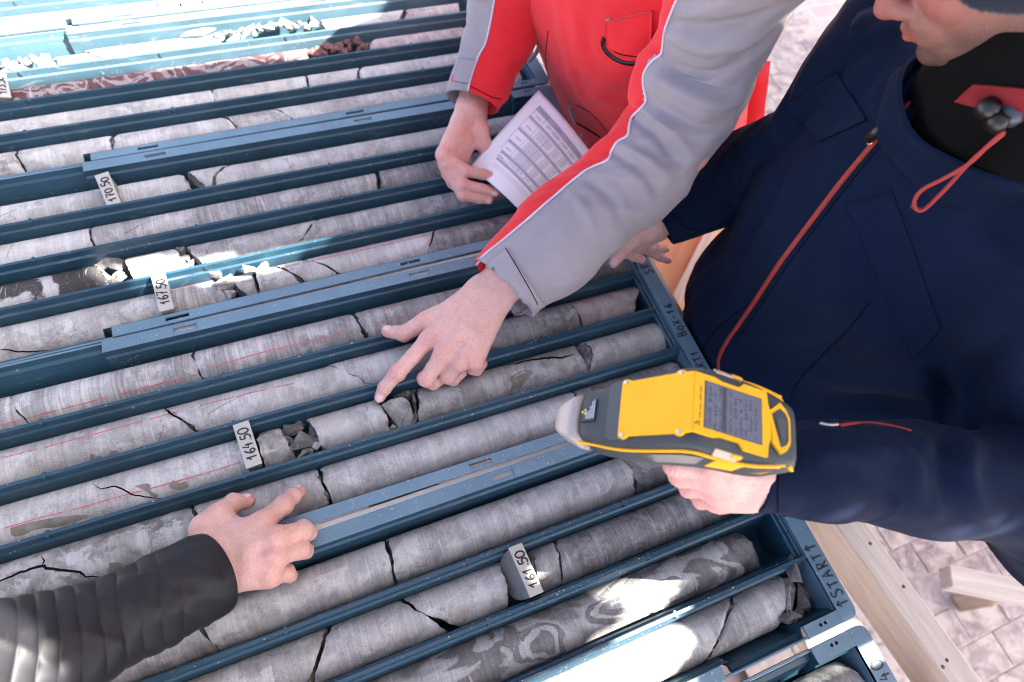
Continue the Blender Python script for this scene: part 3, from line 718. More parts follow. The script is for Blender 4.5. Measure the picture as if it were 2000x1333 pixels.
core('B3', ((706, 121), (703, 152)), XR, 'pale', 'pale core running from a straight black gap to the grey cuff')
b4a = core('B4', -1.03, ((34, 290), (44, 330)), 'coarse', 'cracked grey core stub at the left edge, above the rim slot')
core('B4', ((36, 290), (46, 330)), ((222, 256), (218, 282)), 'pale', 'pale core left of an orange stained joint')
core('B4', ((226, 255), (222, 281)), ((425, 222), (458, 246)), 'pale', 'pale core right of an orange stained joint')
core('B4', ((426, 222), (459, 246)), ((519, 208), (560, 226)), 'grey', 'short grey core between two slanting cracks, far row')
core('B4', ((520, 208), (561, 226)), XR, 'pale', 'grey core with brown streaks reaching under the grey cuff')
# tray C
core('C1', -1.03, ((197, 363), (208, 401)), 'grey', 'grey core left of the block marked 170.50')
core('C1', ((223, 343), (236, 392)), ((350, 331), (366, 360)), 'pale', 'pale core with an eye shaped spot, right of the block marked 170.50', chip=.005)
core('C1', ((356, 332), (396, 363)), ((450, 317), (414, 362)), 'pale', 'wedge of pale core with a lifted upper edge', zc=ZC + .003, chip=.004, gap=.0012)
core('C1', ((452, 317), (416, 362)), ((1012, 206), (1018, 232)), 'pale', 'long streaky pale core passing under the wrist of the hand with paper')
core('C2', -1.03, ((176, 436), (181, 482)), 'pale', 'pale core with brown veins at left edge, middle of tray', chip=.004)
core('C2', ((178, 436), (184, 482)), ((733, 330), (739, 367)), 'band', 'long mauve grey banded core left of the black arrow piece')
c2c = core('C2', ((738, 321), (745, 365)), XR, 'darkband', 'core piece with a black arrow and a dark band, beside the gripping hand', zc=ZC + .003, chip=.004)
core('C3', -1.03, ((200, 519), (228, 550)), 'quartz', 'dark core with white quartz bands at the left edge', chip=.006, tz=(0, -.3))
core('C3', ((242, 496), (262, 548)), ((338, 486), (366, 516)), 'pale', 'sunlit square ended core beside dark broken chips', chip=.004, zc=ZC + .002)
core('C3', ((362, 481), (390, 512)), ((628, 422), (588, 470)), 'grey', 'grey core half in the sun patch, right of black crumbs')
core('C3', ((629, 422), (589, 470)), XR, 'band', 'banded core running under the fingers that hold the paper')
c4a = core('C4', -1.03, ((298, 552), (312, 600)), 'grey', 'grey core cracked at its left end, left of the block marked 167.50')
core('C4', ((320, 549), (327, 596)), ((415, 543), (446, 586)), 'band', 'short core with a red line between the block marked 167.50 and loose chips', chip=.004)
core('C4', ((440, 532), (478, 578)), ((490, 521), (500, 573)), 'coarse', 'stubby broken core right of the small wedged chips', chip=.005, zc=ZC - .003)
core('C4', ((497, 521), (505, 573)), ((520, 514), (596, 552)), 'grey', 'core wedge with a white fracture face', chip=.003, gap=.0011)
core('C4', ((523, 514), (599, 552)), ((588, 509), (662, 534)), 'pale', 'core between two long slanting cracks, red line along its top', gap=.0011)
core('C4', ((591, 508), (665, 533)), ((850, 450), (835, 492)), 'pale', 'pale streaked core with a red line, above the rim slot')
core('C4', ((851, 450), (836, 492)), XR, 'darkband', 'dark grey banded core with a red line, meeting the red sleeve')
# tray D
core('D1', -1.03, ((20, 771), (50, 826)), 'band', 'banded core stub at the left edge, left of a zigzag crack')
core('D1', ((20.5, 771), (50.5, 826)), ((376, 687), (395, 745)), 'band', 'banded core with a long red line, left of a clean crack')
core('D1', ((378, 686), (397, 744)), ((681, 611), (717, 661)), 'band', 'banded core with a red line between two cracks, left of the thumb')
core('D1', ((686, 610), (721, 659)), ((1010, 530), (1020, 570)), 'band', 'streaked core with a red line passing under the pointing hand')
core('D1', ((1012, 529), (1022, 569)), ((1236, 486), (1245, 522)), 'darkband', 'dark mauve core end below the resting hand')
d2a = core('D2', -1.03, ((318, 797), (386, 844)), 'grey', 'pale grey core with two wet drops at its lower edge')
core('D2', ((322, 796), (389, 843)), ((640, 708), (738, 750)), 'pale', 'pale core with a curved left end and crumbling right end', chip=.005, zc=ZC - .002)
core('D2', ((633, 709), (728, 753)), ((1102, 586), (1134, 625)), 'grey', 'ragged ended core under the pointing finger', chip=.005, zc=ZC + .002)
core('D2', ((1103, 586), (1135, 625)), ((1246, 556), (1243, 604)), 'pink', 'rounded mauve core end above the BOX-16 rim', chip=.006)
d3a = core('D3', -1.03, ((472, 868), (488, 915)), 'pale', 'core with mud coloured veins and a red line, left of the block marked 164.50')
core('D3', ((503, 845), (512, 906)), ((545, 833), (574, 889)), 'coarse', 'short cracked core stub right of the block marked 164.50', chip=.006)
core('D3', ((598, 818), (634, 880)), ((737, 776), (764, 838)), 'pale', 'blocky core left of the fingertip', chip=.007, zc=ZC + .003)
wp = [U(*q) for q in ((744, 790, -.018), (762, 781, -.013), (783, 776, -.012), (797, 780, -.014), (807, 806, -.019), (803, 832, -.028), (783, 843, -.034))]
bm = bmesh.new(); wc = np.mean(wp, axis=0)
for q in wp: bm.verts.new(q); bm.verts.new(q + (wc - q) * .12 + A_Z)
bmesh.ops.convex_hull(bm, input=bm.verts); bmesh.ops.bevel(bm, geom=list(bm.edges), offset=.0009, segments=1, affect='EDGES'); bmesh.ops.triangulate(bm, faces=bm.faces[:]); bmesh.ops.subdivide_edges(bm, edges=bm.edges[:], cuts=3, use_grid_fill=True)
for v in bm.verts: v.co += v.normal * float(fbm(np.array(v.co)[None], 90, 5, 4)[0]) * .0011
me = bpy.data.meshes.new('rock_core'); bm.to_mesh(me); bm.free(); me.transform(Matrix.Translation(Vector(-wc))); d3w = link('rock_core', me, FRAC, None, False); d3w.location = wc
tag(d3w, 'tilted wedge of core touched by the fingertip', 'rock core', 'pieces of drill core in the trays')
core('D3', ((803, 769), (812, 832)), ((808, 766), (819, 826)), 'coarse', 'thin dark sliver standing right of the tilted wedge', zc=ZC - .006, chip=.004, mats=[DARKROCK, DARKROCK])
d3f = core('D3', ((814, 759), (818, 828)), ((1120, 677), (1152, 722)), 'grey', 'thick core with a wet patch and scratches, right of the fingertip', chip=.006)
core('D3', ((1126, 668), (1140, 716)), ((1283, 640), (1300, 668)), 'pale', 'tapering core end near the analyzer nose', chip=.01, tz=(.6, .3))
d4a = core('D4', -1.03, ((372, 984), (400, 1040)), 'coarse', 'cracked dark grey core behind the quilted sleeve')
core('D4', ((374, 983), (402, 1039)), ((622, 920), (646, 993)), 'grey', 'grey core under the fingertip of the quilted sleeve hand', chip=.005)
core('D4', ((627, 919), (651, 991)), ((1120, 778), (1132, 832)), 'pale', 'pale crumpled core above the bright joint between trays', chip=.006)
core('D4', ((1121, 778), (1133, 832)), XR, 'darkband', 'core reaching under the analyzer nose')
# tray E
core('E1', -1.03, ((396, 1222), (416, 1262)), 'grey', 'grey core half hidden by the quilted sleeve')
core('E1', ((397, 1222), (417, 1262)), ((752, 1058), (773, 1148)), 'grey', 'grey core left of a clean black break, below the quilted sleeve hand')
core('E1', ((756, 1057), (777, 1146)), ((1216, 904), (1252, 968)), 'grey', 'long grey core right of a clean black break')
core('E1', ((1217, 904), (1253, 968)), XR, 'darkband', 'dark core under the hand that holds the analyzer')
core('E2', -1.03, ((640, 1222), (600, 1350)), 'grey', 'grey core in the bottom left, left of a bent crack')
core('E2', ((643, 1221), (603, 1349)), ((782, 1170), (900, 1244)), 'grey', 'core with a long slanting right end, left of the loose wedge', gap=.003)
core('E2', ((806, 1176), (922, 1236)), ((985, 1110), (1003, 1187)), 'pale', 'loose rust stained core wedge left of the block marked 161.50', zc=ZC - .001, chip=.004, tz=(-.35, 0), gap=.004)
core('E2', ((1036, 1086), (1062, 1168)), ((1084, 1062), (1100, 1130)), 'coarse', 'rough broken core face right of the block marked 161.50', chip=.006, mats=[FRAC, FRAC], zc=ZC - .002)
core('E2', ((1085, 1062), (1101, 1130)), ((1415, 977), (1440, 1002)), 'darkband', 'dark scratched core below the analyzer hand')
e3a = core('E3', -1.03, ((1398, 1046), (1458, 1107)), 'swirl', 'swirled grey and white core half in bright sun', chip=.006)
core('E3', ((1396, 1046), (1456, 1107)), ((1446, 1040), (1492, 1092)), 'coarse', 'dark rough core end inside the tray lettered START', chip=.007, rough=.0028, zc=ZC - .006, mats=[DARKROCK, DARKROCK])
core('E4', -1.03, ((1427, 1162), (1387, 1290)), 'grey', 'blown out sunlit core at the bottom, left of a bent crack', chip=.004)
core('E4', ((1432, 1160), (1391, 1288)), ((1526, 1118), (1536, 1216)), 'grey', 'core with a chipped left corner next to dark slate chips', chip=.008, gap=.001)
core('F1', -1.03, ((1655, 1303), (1697, 1336)), 'coarse', 'rounded core end with a pale vein, cut by the bottom edge', chip=.008)
for q in '234': core('F' + q, -1.03, XR, 'grey', ('second', 'third', 'fourth')[int(q) - 2] + ' core row of the nearest tray, below the bottom edge')
# cracks, pen lines, stains
on_core(c4a, [(0, 684), (9, 682.5), (38, 688), (74, 686), (95, 684)], .0022, CRACK, 'crack', taper=True, jit=.5)
on_core(d3a, [(181, 946), (198, 956), (223, 950), (238, 955), (257, 966), (300, 973), (318, 974)], .0021, CRACK, 'crack', taper=True, jit=.4)
on_core(d4a, [(-20, 1141), (0, 1136), (40, 1118), (85, 1105), (90, 1110), (157, 1118), (167, 1126), (204, 1128)], .0034, CRACK, 'crack', taper=True, jit=.5)
on_core(d4a, [(82, 1106), (87, 1096), (80, 1086)], .0015, CRACK, 'crack', taper=True, jit=.4)
on_core(d3f, [(900, 736), (927, 724), (1000, 712), (1053, 701), (1098, 699), (1130, 690), (1150, 676), (1161, 668)], .0042, CRACK, 'crack', taper=True, jit=.6)
on_core(b4a, [(-10, 296), (0, 294), (27, 298), (43, 322)], .0028, CRACK, 'crack', taper=True, jit=.4)
for o in ROWS['B4'][3:4]: on_core(o, [(426, 224), (440, 236), (458, 246)], .0025, CRACK, 'crack', taper=True, jit=.4)
for o in ROWS['C3'][2:3]: on_core(o, [(582, 473), (600, 462), (622, 452), (627, 440)], .0024, CRACK, 'crack', taper=True, jit=.4)
def stain(o, px, mat=STAIN):
    b = CB[o]; c = np.mean(px, axis=0); P = spline(list(px) + [px[0]], 26)[:-1]; V = []; Fc = []
    for f in (0, .5, 1):
        for q in P:
            s = c + (q - c) * f; h = cast(b, s[0], s[1], .0002 + .0001 * (1 - f))
            if h is None: return
            V.append(h[0])
    n = len(P)
    for r in range(2):
        for k in range(n): Fc.append((r * n + k, r * n + (k + 1) % n, (r + 1) * n + (k + 1) % n, (r + 1) * n + k))
    mesh('stain', V, Fc, mat, o)
for q in ([(176, 887), (186, 889), (184, 899), (176, 899)], [(187, 891), (198, 892), (199, 898), (188, 899)], [(215, 881), (230, 881), (231, 890), (214, 892)]): stain(d2a, q)
stain(d3f, [(1026, 722), (1040, 728), (1022, 752), (1012, 765), (994, 772), (1000, 752), (996, 738)])
stain(d4a, [(213, 1100), (236, 1100), (236, 1117), (214, 1118)])
for px in ([(178, 937), (186, 931), (192, 936), (190, 944), (215, 945), (222, 937), (250, 927), (290, 921), (312, 925), (300, 931), (262, 933), (232, 944), (222, 952), (196, 953), (180, 950)], [(262, 950), (290, 945), (296, 960), (310, 968), (300, 972), (285, 960)], [(338, 938), (352, 944), (362, 940), (368, 952), (345, 957), (330, 950)], [(20, 1032), (60, 1020), (130, 1008), (165, 1006), (170, 1012), (110, 1030), (70, 1034), (40, 1047), (22, 1046)]): 
    P = px; stain(d3a, P)
pen('C4', [(329, 568), (413, 549)], seed=1); pen('C4', [(508, 533), (560, 522), (600, 512), (690, 493), (800, 468), (900, 445), (1020, 418)], seed=2)
pen('D1', [(0, 831), (50, 818), (150, 792), (300, 753), (382, 733)], .0015, seed=3); pen('D1', [(400, 722), (500, 692), (600, 668), (690, 646)], .0013, seed=4); pen('D1', [(708, 639), (760, 627), (830, 609)], .0014, seed=5)
pen('D2', [(0, 896), (60, 881), (134, 862), (300, 817), (350, 804)], .0013, seed=6); pen('D2', [(371, 797), (430, 783), (490, 768), (575, 749)], .0012, seed=7); pen('D2', [(955, 634), (1000, 623), (1050, 610)], .0014, .4, seed=8)
pen('D3', [(0, 1035), (80, 1011), (158, 992), (230, 971), (300, 953), (396, 926), (470, 903)], .0014, seed=9)
pen('C3', [(700, 455), (790, 437)], .001, .6, seed=10)
def arrow(o, tail, head, w=.0019, s=9):
    d = np.array(head, float) - tail; d /= np.linalg.norm(d); nn = np.array([-d[1], d[0]])
    on_core(o, [tail, (np.array(tail) + head) / 2, head], w, INK, 'ink_arrow', n=8)
    on_core(o, [np.array(head) - d * s + nn * s * .5, np.array(head), np.array(head) - d * s - nn * s * .45], w, INK, 'ink_arrow', n=9)
arrow(c2c, (788, 320.5), (756, 325)); arrow(b3b, (473, 164), (439, 170), .0013, 8)
# loose chips
K = 'dark slate chip '
for i, (px, z, s, t) in enumerate((((204, 511), -.03, (.035, .03, .02), 'lying behind the quartz banded core'), ((226, 516), -.028, (.035, .035, .022), 'wedged against the square ended sunlit core'), ((236, 540), -.03, (.022, .03, .02), 'in front of the square ended core'), ((222, 549), -.022, (.02, .022, .015), 'at the right tip of the quartz banded core'),
   ((352, 494), -.026, (.022, .025, .02), 'in the break of the sunlit core'), ((362, 505), -.022, (.014, .02, .012), 'below the break of the sunlit core'), ((375, 513), -.02, (.014, .02, .01), 'at the lower end of that sunlit break'))):
    chip(px, z, s, DARKROCK, K + t, seed=i + 1)
for i, (px, z, s, t) in enumerate((((424, 538), -.022, (.022, .028, .03), 'top chip of the small cluster right of the red lined stub'), ((440, 555), -.022, (.028, .045, .034), 'largest chip of the small cluster in tray C'), ((448, 579), -.02, (.022, .024, .026), 'lowest chip of the small cluster in tray C'), ((455, 576), -.022, (.018, .02, .02), 'chip touching the rim below the small cluster'), ((487, 528), -.012, (.03, .02, .014), 'white lit flake on top of the stubby core'), ((513, 524), -.012, (.028, .016, .014), 'white lit flake at the edge of the sun patch'))):
    chip(px, z, s, FRAC, 'grey ' + t, seed=i + 21)
for i, (px, z, s, t) in enumerate((((574, 836), -.03, (.034, .026, .026), 'dark upper chip right of the cracked stub'), ((596, 866), -.026, (.046, .042, .04), 'large dark block between stub and blocky core'), ((586, 822), -.04, (.026, .02, .02), 'small dark crumb behind the large dark block'), ((590, 889), -.02, (.024, .016, .012), 'pale flake in front of the large dark block'), ((612, 846), -.045, (.03, .03, .02), 'black crumb behind the blocky core'), ((795, 775), -.036, (.05, .03, .02), 'black piece behind the tilted wedge'), ((808, 822), -.03, (.014, .03, .02), 'crumb at the foot of the thick core'))):
    chip(px, z, s, DARKROCK, t + ', tray D', seed=i + 41)
for i, (px, z, s, rot, t) in enumerate((((1549, 1126), -.022, (.016, .056, .02), (.2, .4, -.25), 'tall thin upright slate splinter at the tray end'), ((1532, 1170), -.04, (.05, .05, .02), (.3, .2, .4), 'flat dark slate under the pale splinter'), ((1541, 1178), -.022, (.008, .05, .01), (.2, .1, -.5), 'pale curved splinter lying on slate'), ((1562, 1168), -.036, (.046, .04, .016), (.4, .5, .6), 'pointed slate flake at the right of the pile'), ((1568, 1190), -.04, (.058, .038, .016), (.2, .5, .2), 'broad slate flake by the tray corner'), ((1544, 1208), -.024, (.03, .02, .02), (.1, .1, .3), 'small pale topped pebble in front of the pile'), ((1520, 1160), -.045, (.03, .05, .03), (.1, .5, .2), 'dark slate against the chipped core'))):
    chip(px, z + .006, tuple(q * 1.3 for q in s), FRAC if i in (2,) else DARKROCK, t, seed=i + 61, rot=rot, n=8)
for i, (px, z, s, t) in enumerate((((560, 858), -.034, (.024, .018, .018), 'small grey angular bit behind the cracked stub'), ((568, 876), -.024, (.018, .014, .012), 'small grey bit at the foot of the cracked stub'), ((607, 880), -.022, (.020, .016, .012), 'small pale bit left of the blocky core'), ((621, 872), -.022, (.016, .018, .012), 'pale sliver at the lower left of the blocky core'), ((770, 836), -.03, (.018, .014, .014), 'grey crumb below the tilted wedge'), ((548, 882), -.022, (.014, .012, .010), 'tiny pale crumb in front of the cracked stub'))):
    chip(px, z, s, FRAC, t + ', tray D', seed=i + 201, n=9)
rr_ = random.Random(12)
side = ['left edge', 'far left', 'left part', 'middle', 'right part']
for i in range(20):
    x = 2 + i * 5.2; chip((x, 139 - x * .13 - rr_.uniform(0, 17)), rr_.uniform(-.035, -.014), (rr_.uniform(.012, .028),) * 2 + (rr_.uniform(.012, .02),), CM['pale'] if i % 4 else DARKROCK, 'sunlit rubble chip in the heap at the left edge', name='rubble_chip', grp='sunlit rubble heap at the left edge', seed=i + 80)
for i in range(26):
    x = 425 + i * 7.6; chip((x, 76 - (x - 425) * .125 - rr_.uniform(-3, 16)), rr_.uniform(-.035, -.012), (rr_.uniform(.012, .03),) * 2 + (rr_.uniform(.01, .02),), CM['pale'] if i % 3 else DARKROCK, 'sunlit rubble chip in the far tray between two white cores', name='rubble_chip', grp='sunlit rubble between white cores', seed=i + 110)
for i in range(22):
    x = 602 + i * 5.6; chip((x, 101 - (x - 602) * .125 - rr_.uniform(-10, 12)), rr_.uniform(-.035, -.014), (rr_.uniform(.014, .034),) * 2 + (rr_.uniform(.01, .022),), REDROCK, 'reddish rubble chip between the maroon and pinkish cores', name='rubble_chip', grp='red rubble beside the maroon core', seed=i + 140)
chip((385, 64), -.006, (.075, .02, .008), CM['pale'], 'thin pale flake lying on a sunlit core', seed=171, rot=(.1, 0, .1))
chip((85, 122), -.02, (.03, .034, .03), FRAC, 'brown boulder shaped chip right of the rubble heap', seed=172)
chip((480, 66), -.015, (.05, .012, .012), CM['pale'], 'long pale splinter standing in far rubble', seed=173, rot=(.2, -.5, .5))
# depth marker blocks
BLK = plain('pale_plastic_block', (.40, .385, .345), .5, var=.06, vscale=60); BLKS = plain('block_side_grey', (.20, .20, .185), .6, var=.12, vscale=90)
def marker(row, pxc, text, label, ang=0.0, tilt=0.0, zt=.004, w=.0225, ln=.064, size=.0135, roll=0.0):
    c = U(*pxc, zt); r = empty('depth_marker', c); tag(r, label, 'depth marker', 'depth marker blocks standing between cores')
    m = MB(); n = 14; P = []
    for k in range(n + 1): a = math.pi * k / n; P.append((ln / 2 * math.cos(a), -.004 - .050 * math.sin(a) ** .8))
    P = [(ln / 2, -.0008)] + P + [(-ln / 2, -.0008)]; k = len(P); x0, x1 = -w / 2 + .002, w / 2 - .002
    m.add([(x0, y, z) for y, z in P] + [(x1, y, z) for y, z in P], [tuple(range(k)), tuple(range(k, 2 * k))[::-1]] + [(i, k + i, k + (i + 1) % k, (i + 1) % k) for i in range(k)])
    bd = m.build('block', BLKS, r, local=True, bevel=.0012)
    tp_ = MB().box((-w / 2, -ln / 2 - .001, -.0015), (w / 2, ln / 2 + .001, .0008)).build('top_face', BLK, r, local=True, bevel=.0006)
    L = sum(.5 if ch == '.' else 1 for ch in text) * .62 * size
    mm = MB(); write(mm, text, (size * .5, -L / 2, .0008), EY, -EX, EZ, size, w=.0022, adv=.62, seed=len(label)); mm.build('handwriting', INK, r, local=True)
    r.rotation_euler = (tilt, roll, ang); return r
marker('E2', (1027, 1113), '161.50', 'depth marker block reading 161.50 with a grey rounded side', .06, 0, .005, .0225, .066, .0145, .36)
marker('D3', (483, 868), '164.50', 'depth marker block reading 164.50 beside dark broken chips', .08, 0, .002, .0215, .066, .0145, .05)
marker('C4', (317, 571), '167.50', 'depth marker block reading 167.50 on the row with the sun patch above', .05, 0, .006, .0205, .066, .0140, .05)
marker('C1', (211, 371), '170.50', 'depth marker block reading 170.50 leaning over beside a pale core', .12, .25, .004, .0215, .060, .0135, -.1)
marker('B2', (2, 168), '173.50', 'depth marker block cut off by the left edge, next to the maroon core', .1, 0, .006, .022, .06, .0135, .3)
# ------------------------------------------------------------------ handheld analyzer (local frame: x back along the top deck, y to its right, z up)
AM = np.array([[0.6132487988379549, 0.5115024094231357, -0.6019063015767474], [-0.3910666686327356, 0.858677043391673, 0.33127118171749736], [0.6862891310577239, 0.03223383790894102, 0.7266142087005032]])
AO = np.array([-0.29909298682891244, -1.5499513666618272, 0.40454554443527074]); TLT = 0.98
RUB = plain('dark_rubber_housing', (.028, .042, .048), .55, bump=.12, bscale=900, var=.12, vscale=30); RUB2 = plain('smooth_dark_grey_panel', (.05, .06, .066), .4, var=.1)
YEL = plain('yellow_plastic', (.86, .44, .012), .5, var=.04, vscale=15, spec=.25); ALU = plain('bare_aluminium', (.40, .37, .345), .5, metal=.35, bump=.1, bscale=600)
STEEL = plain('screw_steel', (.62, .60, .56), .3, metal=.9); SCRM = NB('lcd_screen')
v_ = SCRM.co(); SCRM.set(Base_Color=(.068, .08, .118), Roughness=.25); SCRM.p.inputs['Emission Color'].default_value = (.10, .12, .18, 1); SCRM.p.inputs['Emission Strength'].default_value = .05; SCRM = SCRM.m
LCDINK = plain('lcd_dark_text', (.035, .04, .066), .4); LBL = plain('pale_print', (.62, .70, .78), .6); LYEL = plain('warning_yellow', (.65, .62, .05), .5); GLASSY = plain('amber_light_lens', (.55, .42, .30), .25)
AR = empty('handheld_analyzer', AO); AR.rotation_euler = Matrix(AM.tolist()).to_euler(); ORG[AR.name] = AO
tag(AR, 'yellow and dark grey handheld x-ray analyzer with a lit screen', 'analyzer')
ct, st_ = math.cos(TLT), math.sin(TLT)
def T(s, y, h=0.0):  # point on the tilted rear deck: s along the slope, h above it
    return (s * ct + h * st_, y, -s * st_ + h * ct)
# housing cross sections: (top point, bottom point, half width top, half width bottom)
SEC = [((-.1200, 0, -.0005), (-.1215, 0, -.034), .0238, .026), ((-.100, 0, -.001), (-.103, 0, -.042), .0278, .031), ((-.075, 0, -.0015), (-.078, 0, -.048), .0335, .0365), ((-.045, 0, -.001), (-.050, 0, -.053), .0370, .0395),
       ((-.012, 0, -.0005), (-.026, 0, -.058), .0395, .0415), (T(.006, 0), (-.008, 0, -.066), .0405, .0425), (T(.030, 0, -.0005), (.004, 0, -.079), .0405, .0425), (T(.062, 0, -.0008), (.021, 0, -.0945), .0395, .041), (T(.085, 0, -.001), (.036, 0, -.102), .0345, .034), (T(.103, 0, -.0015), (.047, 0, -.110), .0295, .030), (T(.110, 0, -.004), (.0515, 0, -.112), .0225, .023)]
def section(top, bot, wt, wb, n=28, e=5.5):
    top = np.array(top); bot = np.array(bot); c = (top + bot) / 2; up = (top - bot) / 2; V = []
    for k in range(n):
        a = 2 * math.pi * k / n; ca, sa = math.cos(a), math.sin(a); y = abs(ca) ** (2 / e) * np.sign(ca); z = abs(sa) ** (2 / e) * np.sign(sa)
        w = wt * (1 + z) / 2 + wb * (1 - z) / 2; V.append(c + up * z + np.array([0, w * y, 0]))
    return V
def loft(rings, n, cap=True):
    V = [p for r in rings for p in r]; Fc = [(i * n + k, i * n + (k + 1) % n, (i + 1) * n + (k + 1) % n, (i + 1) * n + k) for i in range(len(rings) - 1) for k in range(n)]
    if cap: Fc += [tuple(range(n))[::-1], tuple((len(rings) - 1) * n + k for k in range(n))]
    return V, Fc
def dense(rings, m):
    R_ = np.array(rings); out = spline(R_.reshape(len(rings), -1), m); return [r.reshape(-1, 3) for r in out]
rings = [section(*s) for s in SEC]
V, Fc = loft(rings, 28); hb = mesh('housing', V, Fc, RUB, AR, True, local=True)
md = hb.modifiers.new('s', 'SUBSURF'); md.levels = md.render_levels = 2
# metal nose
NS = [section((-.1185, 0, -.0002), (-.1195, 0, -.0345), .0243, .0262), section((-.128, 0, -.0006), (-.1275, 0, -.0335), .0215, .0235), section((-.137, 0, -.0016), (-.136, 0, -.0305), .0172, .0188), section((-.1435, 0, -.0035), (-.142, 0, -.026), .0125, .0132), section((-.1462, 0, -.007), (-.145, 0, -.021), .0095, .0095)]
V, Fc = loft(NS, 28); mesh('nose', V, Fc, ALU, AR, True, local=True)
def slab(outline, h0, h1, mat, name, fn, bevel=.0004, holes=None):
    n = len(outline); m = MB(); m.add([fn(x, y, h0) for x, y in outline] + [fn(x, y, h1) for x, y in outline], [tuple(range(n))[::-1], tuple(range(n, 2 * n))] + [(k, (k + 1) % n, n + (k + 1) % n, n + k) for k in range(n)])
    bm = bmesh.new(); 
    o = m.build(name, mat, AR, local=True); bm.from_mesh(o.data); bmesh.ops.recalc_face_normals(bm, faces=bm.faces); bmesh.ops.triangulate(bm, faces=[f for f in bm.faces if len(f.verts) > 4]); bm.to_mesh(o.data); bm.free()
    return o
deck = lambda x, y, h: (x, y, h)
def mirror(P): return P + [(x, -y) for x, y in P[::-1]]
slab(mirror([(-.084, .0255), (-.080, .0285), (-.066, .0298)]), -.003, .0003, RUB2, 'front_deck_plate', deck)
tabs = mirror([(-.0700, .0262), (-.0690, .0285), (-.0660, .0296), (-.0625, .0285), (-.0600, .0268), (-.0170, .0284), (-.0150, .0302), (-.0118, .0312), (-.0088, .0302), (-.0070, .0284), (.0004, .0280)])
slab(tabs, -.002, .0014, YEL, 'yellow_panel', deck)
yo = mirror([(-.0004, .0280), (.018, .0283), (.026, .0292), (.032, .0312), (.0745, .0312), (.0765, .0225), (.0785, .0100)])
yo = [(-.0004, .0280), (.020, .0283), (.027, .0262), (.045, .0262), (.050, .0312), (.0740, .0312), (.0752, .0200), (.0768, .0150), (.0778, .0140)]
yo = mirror(yo)
slab(yo, -.0015, .0014, YEL, 'yellow_screen_frame', T)
slab(mirror([(.0775, .0140), (.0795, .0160), (.0885, .0245), (.0945, .0195), (.0985, .0120), (.0988, .0)])[:-1], -.0015, .0013, YEL, 'yellow_keypad_frame', T)
slab(mirror([(.0792, .0110), (.0880, .0185), (.0935, .0150), (.0960, .0100), (.0962, .0)])[:-1], .0006, .0019, RUB, 'keypad', T)
slab(mirror([(.0825, .0070), (.0875, .0105), (.0925, .0080), (.0928, .0)])[:-1], .0012, .0026, RUB2, 'rocker_button', T)
slab(mirror([(.0095, .0222)])[:1] + [(.0685, .0222), (.0685, -.0222), (.0095, -.0222)], -.001, .00155, RUB2, 'screen_bezel', T)
sc = slab([(.0110, .0212), (.0672, .0212), (.0672, -.0212), (.0110, -.0212)], -.0005, .0018, SCRM, 'screen', T)
m = MB(); rs = random.Random(3); nT = np.array(T(0, 0, 1)); ex = np.array(T(1, 0)); ey = EY
def dash(m, s, y, l, w=.0017): m.add([T(s, y, .0021), T(s + w, y, .0021), T(s + w, y + l, .0021), T(s, y + l, .0021)], [(0, 1, 2, 3)])
for s in np.arange(.0145, .065, .0052):
    if .027 < s < .0325: continue
    y = -.019
    while y < .017:
        l = rs.uniform(.0012, .0042)
        if rs.random() < .72: dash(m, s + rs.uniform(-.0002, .0002), y, l * .8)
        y += l + rs.uniform(.0008, .0026)
    
m.add([T(.0275, -.0205, .00195), T(.0318, -.0205, .00195), T(.0318, .0205, .00195), T(.0275, .0205, .00195)], [(0, 1, 2, 3)])
m.build('screen_readout', LCDINK, AR, local=True)
m = MB()
for k in range(26):
    y = -.0145 + k * .00115
    if k not in (5, 12, 13, 20): m.add([T(.0052, y, .0016), T(.0066, y, .0016), T(.0066, y + .0007, .0016), T(.0052, y + .0007, .0016)], [(0, 1, 2, 3)])
def trefoil(m, c, R_, fn, hh):
    for k in range(3):
        a0 = 2 * math.pi * k / 3 + .5; P = [fn(c[0] + .25 * R_ * math.cos(a), c[1] + .25 * R_ * math.sin(a), hh) for a in np.linspace(a0, a0 + 1.05, 6)] + [fn(c[0] + R_ * math.cos(a), c[1] + R_ * math.sin(a), hh) for a in np.linspace(a0 + 1.05, a0, 6)]
        m.add(P, [tuple(range(len(P)))])
trefoil(m, (.0045, -.0195), .0022, T, .0016); trefoil(m, (.0018, -.0205), .0015, T, .0016)
m.build('front_print', INK, AR, local=True)
m = MB()
for i, (x, l) in enumerate(((-.0985, .0180), (-.1005, .0165), (-.1025, .0120), (-.1045, .0075), (-.1065, .0060))):
    y = -.006
    while y < -.006 + l:
        q = rs.uniform(.0006, .0014); m.add([(x, y, .0012), (x + .0011, y, .0012), (x + .0011, y + q, .0012), (x, y + q, .0012)], [(0, 1, 2, 3)]); y += q + .0006
slab([(-.1115, .0045), (-.097, .0140), (-.097, -.0085), (-.1115, -.0085)], -.001, .0008, plain('label_film', (.03, .035, .04), .35), 'warning_label', deck)
m.build('label_print', LBL, AR, local=True)
m = MB(); trefoil(m, (-.1085, .0012), .0030, deck, .0011); m.build('radiation_symbol', LYEL, AR, local=True)
for x, y in ((-.066, .0262), (-.0118, .0280), (-.066, -.0262), (-.0118, -.0280)):
    m = MB(); V, Fc = tubeVF([(x, y, .001), (x, y, .0023), (x, y, .0028)], [.0021, .0021, .0013], 12); m.add(V, Fc); m.box((x - .0011, y - .0002, .0026), (x + .0011, y + .0002, .0031)); m.build('screw', STEEL, AR, True, local=True)
